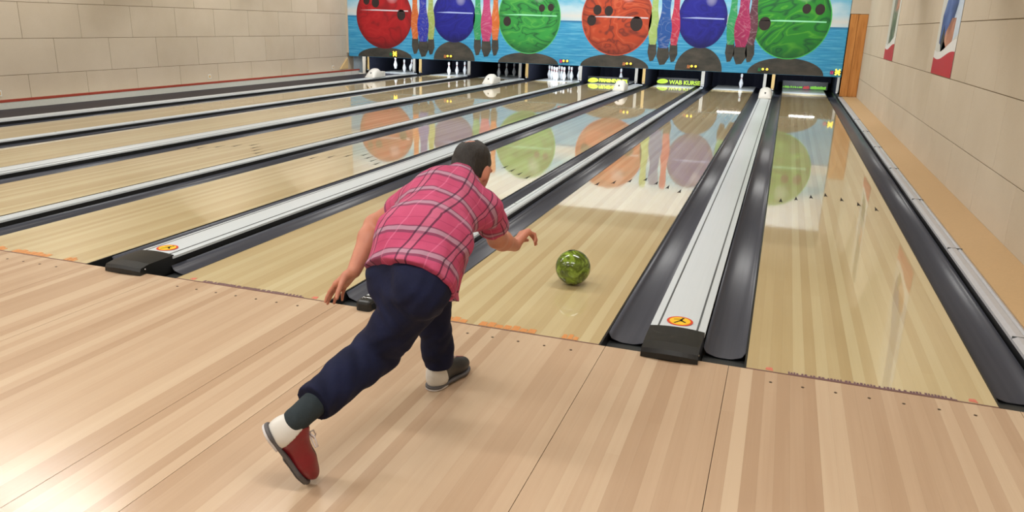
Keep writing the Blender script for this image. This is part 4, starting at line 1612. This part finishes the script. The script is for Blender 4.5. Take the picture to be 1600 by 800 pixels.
# sleeves
sl_end = {}
for sh, el in (('lsh', 'lelb'), ('rsh', 'relb')):
    e = J[sh] + (J[el] - J[sh]) * (0.50 if sh == 'lsh' else 0.54)
    S.cone(J[sh], e + (J[el] - J[sh]) * 0.15, 0.064, 0.063, 0.04)
    sl_end[sh] = e
# hem and cuffs
hem_p = J['pelvis'] - SP1 * 0.005
S.half((-1.11, -1.0, 0.545), (0, -0.15, -1))
V_keep = None


def cut_region(sdf, p, n, c, rad):
    """cut the +n side only within a ball round c"""
    n = nrm(n)
    sl, (X, Y, Z) = sdf._box(np.array(c) - rad, np.array(c) + rad)
    d = (X - p[0]) * n[0] + (Y - p[1]) * n[1] + (Z - p[2]) * n[2]
    r_ = np.sqrt((X - c[0]) ** 2 + (Y - c[1]) ** 2 + (Z - c[2]) ** 2) - rad
    m = np.maximum(d, -9) + 0 * r_
    sdf.d[sl] = np.where(r_ < 0, np.maximum(sdf.d[sl], m), sdf.d[sl])


for sh, el in (('lsh', 'lelb'), ('rsh', 'relb')):
    cut_region(S, sl_end[sh], J[el] - J[sh], sl_end[sh] + nrm(J[el] - J[sh]) * 0.075, 0.10)
# hem across the seat of the trousers: cut what lies behind/below it
HEM_N = nrm(np.array((-0.10, -0.74, -0.62)))
HEM_P = np.array((-1.16, -1.244, 0.665))
sl, (X, Y, Z) = S._box(S.lo, S.lo + S.n * S.h)
dh = (X - HEM_P[0]) * HEM_N[0] + (Y - HEM_P[1]) * HEM_N[1] + (Z - HEM_P[2]) * HEM_N[2]
S.d = np.maximum(S.d, dh.astype(np.float32))
S.wob(0.006, 30.0, 0.3)
S.wob(0.0022, 70.0, 1.3)


def cloth_uv(V):
    out = np.zeros((len(V), 3))
    pts = [J['pelvis'] - SP1 * 0.15, J['pelvis'], J['belly'], J['chest'], J['neck'], J['neck'] + SP3 * 0.2]
    lats = [LAT_P, LAT_P, nrm(LAT_P + LAT_C), LAT_C, LAT_C, LAT_C]
    best = np.full(len(V), 9.0)
    acc = 0.0
    for i in range(len(pts) - 1):
        a, b = pts[i], pts[i + 1]
        ab = b - a
        L = np.linalg.norm(ab)
        t = np.clip((V - a) @ ab / (L * L), 0, 1)
        q = V - a - t[:, None] * ab
        dist = np.linalg.norm(q, axis=1)
        lat = lats[i][None] * (1 - t[:, None]) + lats[i + 1][None] * t[:, None]
        u = (q * lat).sum(1)
        dep = q - u[:, None] * lat
        m = dist < best
        best = np.where(m, dist, best)
        # wrap the sideways coordinate round the flanks
        back = np.cross(lat, np.tile(nrm(ab), (len(V), 1)))
        w = (q * back).sum(1)
        w = np.where(True, w, 0)
        uu = np.arctan2(u / 0.175, np.maximum(w / 0.13, -0.9) + 0.25) * 0.155
        out[m, 0] = uu[m]
        out[m, 1] = (acc + t * L)[m]
        acc += L
    for sh, el in (('lsh', 'lelb'), ('rsh', 'relb')):
        ax = nrm(J[el] - J[sh])
        q = V - J[sh]
        al = q @ ax
        pr = q - al[:, None] * ax
        rad = np.linalg.norm(pr, axis=1)
        m = (al > 0.035) & (rad < 0.085)
        e1 = nrm(np.cross(ax, (0, 0, 1.0)))
        e2 = np.cross(ax, e1)
        an = np.arctan2(pr @ e2, pr @ e1)
        out[m, 0] = an[m] * 0.065 + 0.03
        out[m, 1] = al[m] + 0.03
    return out


sdf_obj('shirt', S, M['plaid'], man, cloth_uv)
# shirt collar
Cc = Sdf(J['neck'] - 0.13, J['neck'] + 0.14, 0.005)
NK = nrm(hp(0, -0.03, -0.05) - J['neck'])
Cc.cone(J['neck'] + SP3 * 0.0, J['neck'] + SP3 * 0.012 + NK * 0.016, 0.078, 0.070, 0.0)
Cc.half(J['neck'] + NK * 0.034, NK)
Cc.half(J['neck'] - NK * 0.015, -NK)
sdf_obj('collar', Cc, M['plaid'], man, cloth_uv)

# ---- trousers
T = Sdf((-1.50, -1.72, 0.08), (-0.92, -0.60, 0.82), 0.006)
T.ell(J['pelvis'] + SP1 * 0.0, frame(SP1, LAT_P), (0.150, 0.108, 0.10), 0.0)
T.ell(J['rhip'] + np.array((-0.005, -0.035, -0.005)), np.eye(3), (0.088, 0.086, 0.098), 0.05)
T.ell(J['lhip'] + np.array((0.0, -0.045, 0.0)), np.eye(3), (0.084, 0.084, 0.096), 0.05)
T.cone(J['rhip'], J['rknee'], 0.098, 0.084, 0.04)
rcuff = J['rknee'] + (J['rank'] - J['rknee']) * 0.80
T.cone(J['rknee'], rcuff + (rcuff - J['rknee']) * 0.1, 0.086, 0.070, 0.03)
T.cone(J['lhip'], J['lknee'], 0.100, 0.084, 0.04)
T.cone(J['lknee'], J['lank'] + np.array((0, 0, -0.02)), 0.083, 0.066, 0.03)
T.wob(0.006, 30.0, 0.9)
T.wob(0.003, 62.0, 2.0)
cut_region(T, rcuff, J['rank'] - J['rknee'], rcuff + nrm(J['rank'] - J['rknee']) * 0.10, 0.14)
cut_region(T, (-1.278, -0.715, 0.105), (0.0, 0.1, -1), (-1.278, -0.715, 0.02), 0.14)
sdf_obj('trousers', T, M['denim'], man)

# ---- socks
for an, kn in (('rank', 'rknee'), ('lank', 'lknee')):
    a = J[an]
    b = J[an] + (J[kn] - J[an]) * 0.34
    K = Sdf(np.minimum(a, b) - 0.08, np.maximum(a, b) + 0.08, 0.005)
    K.cone(a, b, 0.043, 0.048, 0.0)
    K.wob(0.0012, 90.0, 0.2)
    sdf_obj('sock', K, M['sock'], man)

# ---- shoes (local frame: x towards the toe, z up, y to the left)
M['shoe_red'] = plain('red_leather', rgb(122, 16, 28), 0.35, 0.5, 0, 0.15, 60)
M['shoe_black'] = plain('black_leather', rgb(28, 28, 30), 0.4, 0.5, 0, 0.1, 60)
M['shoe_white'] = plain('white_leather', rgb(206, 204, 198), 0.4, 0.5, 0, 0.03, 40)
M['shoe_grey'] = plain('grey_sole_edge', rgb(84, 82, 84), 0.6)
M['sole_white'] = plain('pale_heel', rgb(196, 192, 192), 0.5)
M['lace'] = plain('white_lace', rgb(206, 196, 194), 0.8)


def upper(extra=0.0):
    u = Sdf((-0.03, -0.075, -0.01), (0.31, 0.075, 0.15), 0.004)
    e = extra
    I3 = np.eye(3)
    u.ell((0.052, 0, 0.058), I3, (0.055 + e, 0.036 + e, 0.062 + e), 0.0)
    u.cone((0.052, 0, 0.045), (0.05, 0, 0.098), 0.036 + e, 0.038 + e, 0.02)
    u.cone((0.07, 0, 0.050), (0.19, 0.002, 0.044), 0.040 + e, 0.040 + e, 0.03)
    u.cone((0.085, 0, 0.085), (0.17, 0, 0.055), 0.032 + e, 0.026 + e, 0.03)
    u.ell((0.215, 0.002, 0.042), I3, (0.070 + e, 0.049 + e, 0.035 + e), 0.03)
    u.half((0, 0, 0.019), (0, 0, -1))
    u.half((0.05, 0, 0.118), (-0.35, 0, 1))
    return u


def shoe(mat, right, name_lbl):
    sh = empty('shoe', (0, 0, 0))
    sh['label'] = name_lbl
    sh.parent = man
    lat = -1 if right else 1                       # outer side in local y
    o = upper(); o.half((0.075, 0, 0.03), (-1, 0, -0.30)); o.half((0, 0.0, 0), (0, -lat, 0)); sdf_obj('outer_quarter', o, M['shoe_red'], sh)
    o = upper(); o.half((0.075, 0, 0.03), (-1, 0, -0.30)); o.half((0, 0.0, 0), (0, lat, 0)); sdf_obj('inner_quarter', o, M['shoe_black'], sh)
    o = upper(0.0025); o.half((0.082, 0, 0.03), (1, 0, 0.30)); sdf_obj('heel_counter', o, M['shoe_white'], sh)
    for nm, z0, z1, xa, xb, mt, ex in (('sole', 0.008, 0.022, -0.01, 0.30, M['shoe_grey'], 0.004), ('heel_block', 0.0, 0.012, -0.01, 0.085, M['sole_white'], 0.003), ('tread', 0.002, 0.009, 0.12, 0.30, M['shoe_grey'], 0.001)):
        q = Sdf((-0.03, -0.08, -0.01), (0.32, 0.08, 0.04), 0.004)
        q.cone((0.038, 0, 0.0), (0.205, 0.002, 0.0), 0.038 + ex, 0.050 + ex, 0.0)
        q.cone((0.205, 0.002, 0.0), (0.238, 0.002, 0.0), 0.050 + ex, 0.044 + ex, 0.02)
        # turn the capsule into a slab: ignore height
        sl, (X, Y, Z) = q._box(q.lo, q.lo + q.n * q.h)
        kz = int(round((0.0 - q.lo[2]) / q.h))
        q.d = np.repeat(q.d[:, :, kz:kz + 1], q.n[2], axis=2)
        q.half((0, 0, z1), (0, 0, 1)); q.half((0, 0, z0), (0, 0, -1)); q.half((xb, 0, 0), (1, 0, 0)); q.half((xa, 0, 0), (-1, 0, 0))
        sdf_obj(nm, q, mt, sh)
    for i in range(5):
        x = 0.112 + i * 0.017
        z = 0.1165 - (x - 0.085) * 0.36 - 0.006
        tube('lace', [(x - 0.004, -0.030, z - 0.016), (x, -0.014, z + 0.001), (x + 0.003, 0.014, z + 0.001), (x - 0.002, 0.030, z - 0.016)], 0.0032, M['lace'], sh, 6)
    for s_ in (-1, 1):
        tube('lace_loop', [(0.105, 0, 0.112), (0.120, s_ * 0.018, 0.124), (0.150, s_ * 0.034, 0.118), (0.156, s_ * 0.026, 0.108), (0.125, s_ * 0.010, 0.110), (0.106, 0, 0.112)], 0.0028, M['lace'], sh, 6)
    return sh


def place(o, origin, xdir, zdir):
    x = nrm(xdir)
    z = nrm(np.array(zdir) - x * (np.array(zdir) @ x))
    y = np.cross(z, x)
    m_ = Matrix.Identity(4)
    for i in range(3):
        m_[i][0], m_[i][1], m_[i][2], m_[i][3] = x[i], y[i], z[i], origin[i]
    o.matrix_local = m_


r_shoe = shoe(M['shoe_red'], True, 'trailing shoe, red outer side, white heel, heel lifted')
place(r_shoe, (-1.472, -1.686, 0.256), (0.27, 0.38, -0.884), (0.707, 0.462, 0.536))
l_shoe = shoe(M['shoe_black'], False, 'front shoe, black inner side, white heel, flat on the floor')
place(l_shoe, (-1.292, -0.785, 0.001), (0.20, 0.98, 0.0), (0, 0, 1))
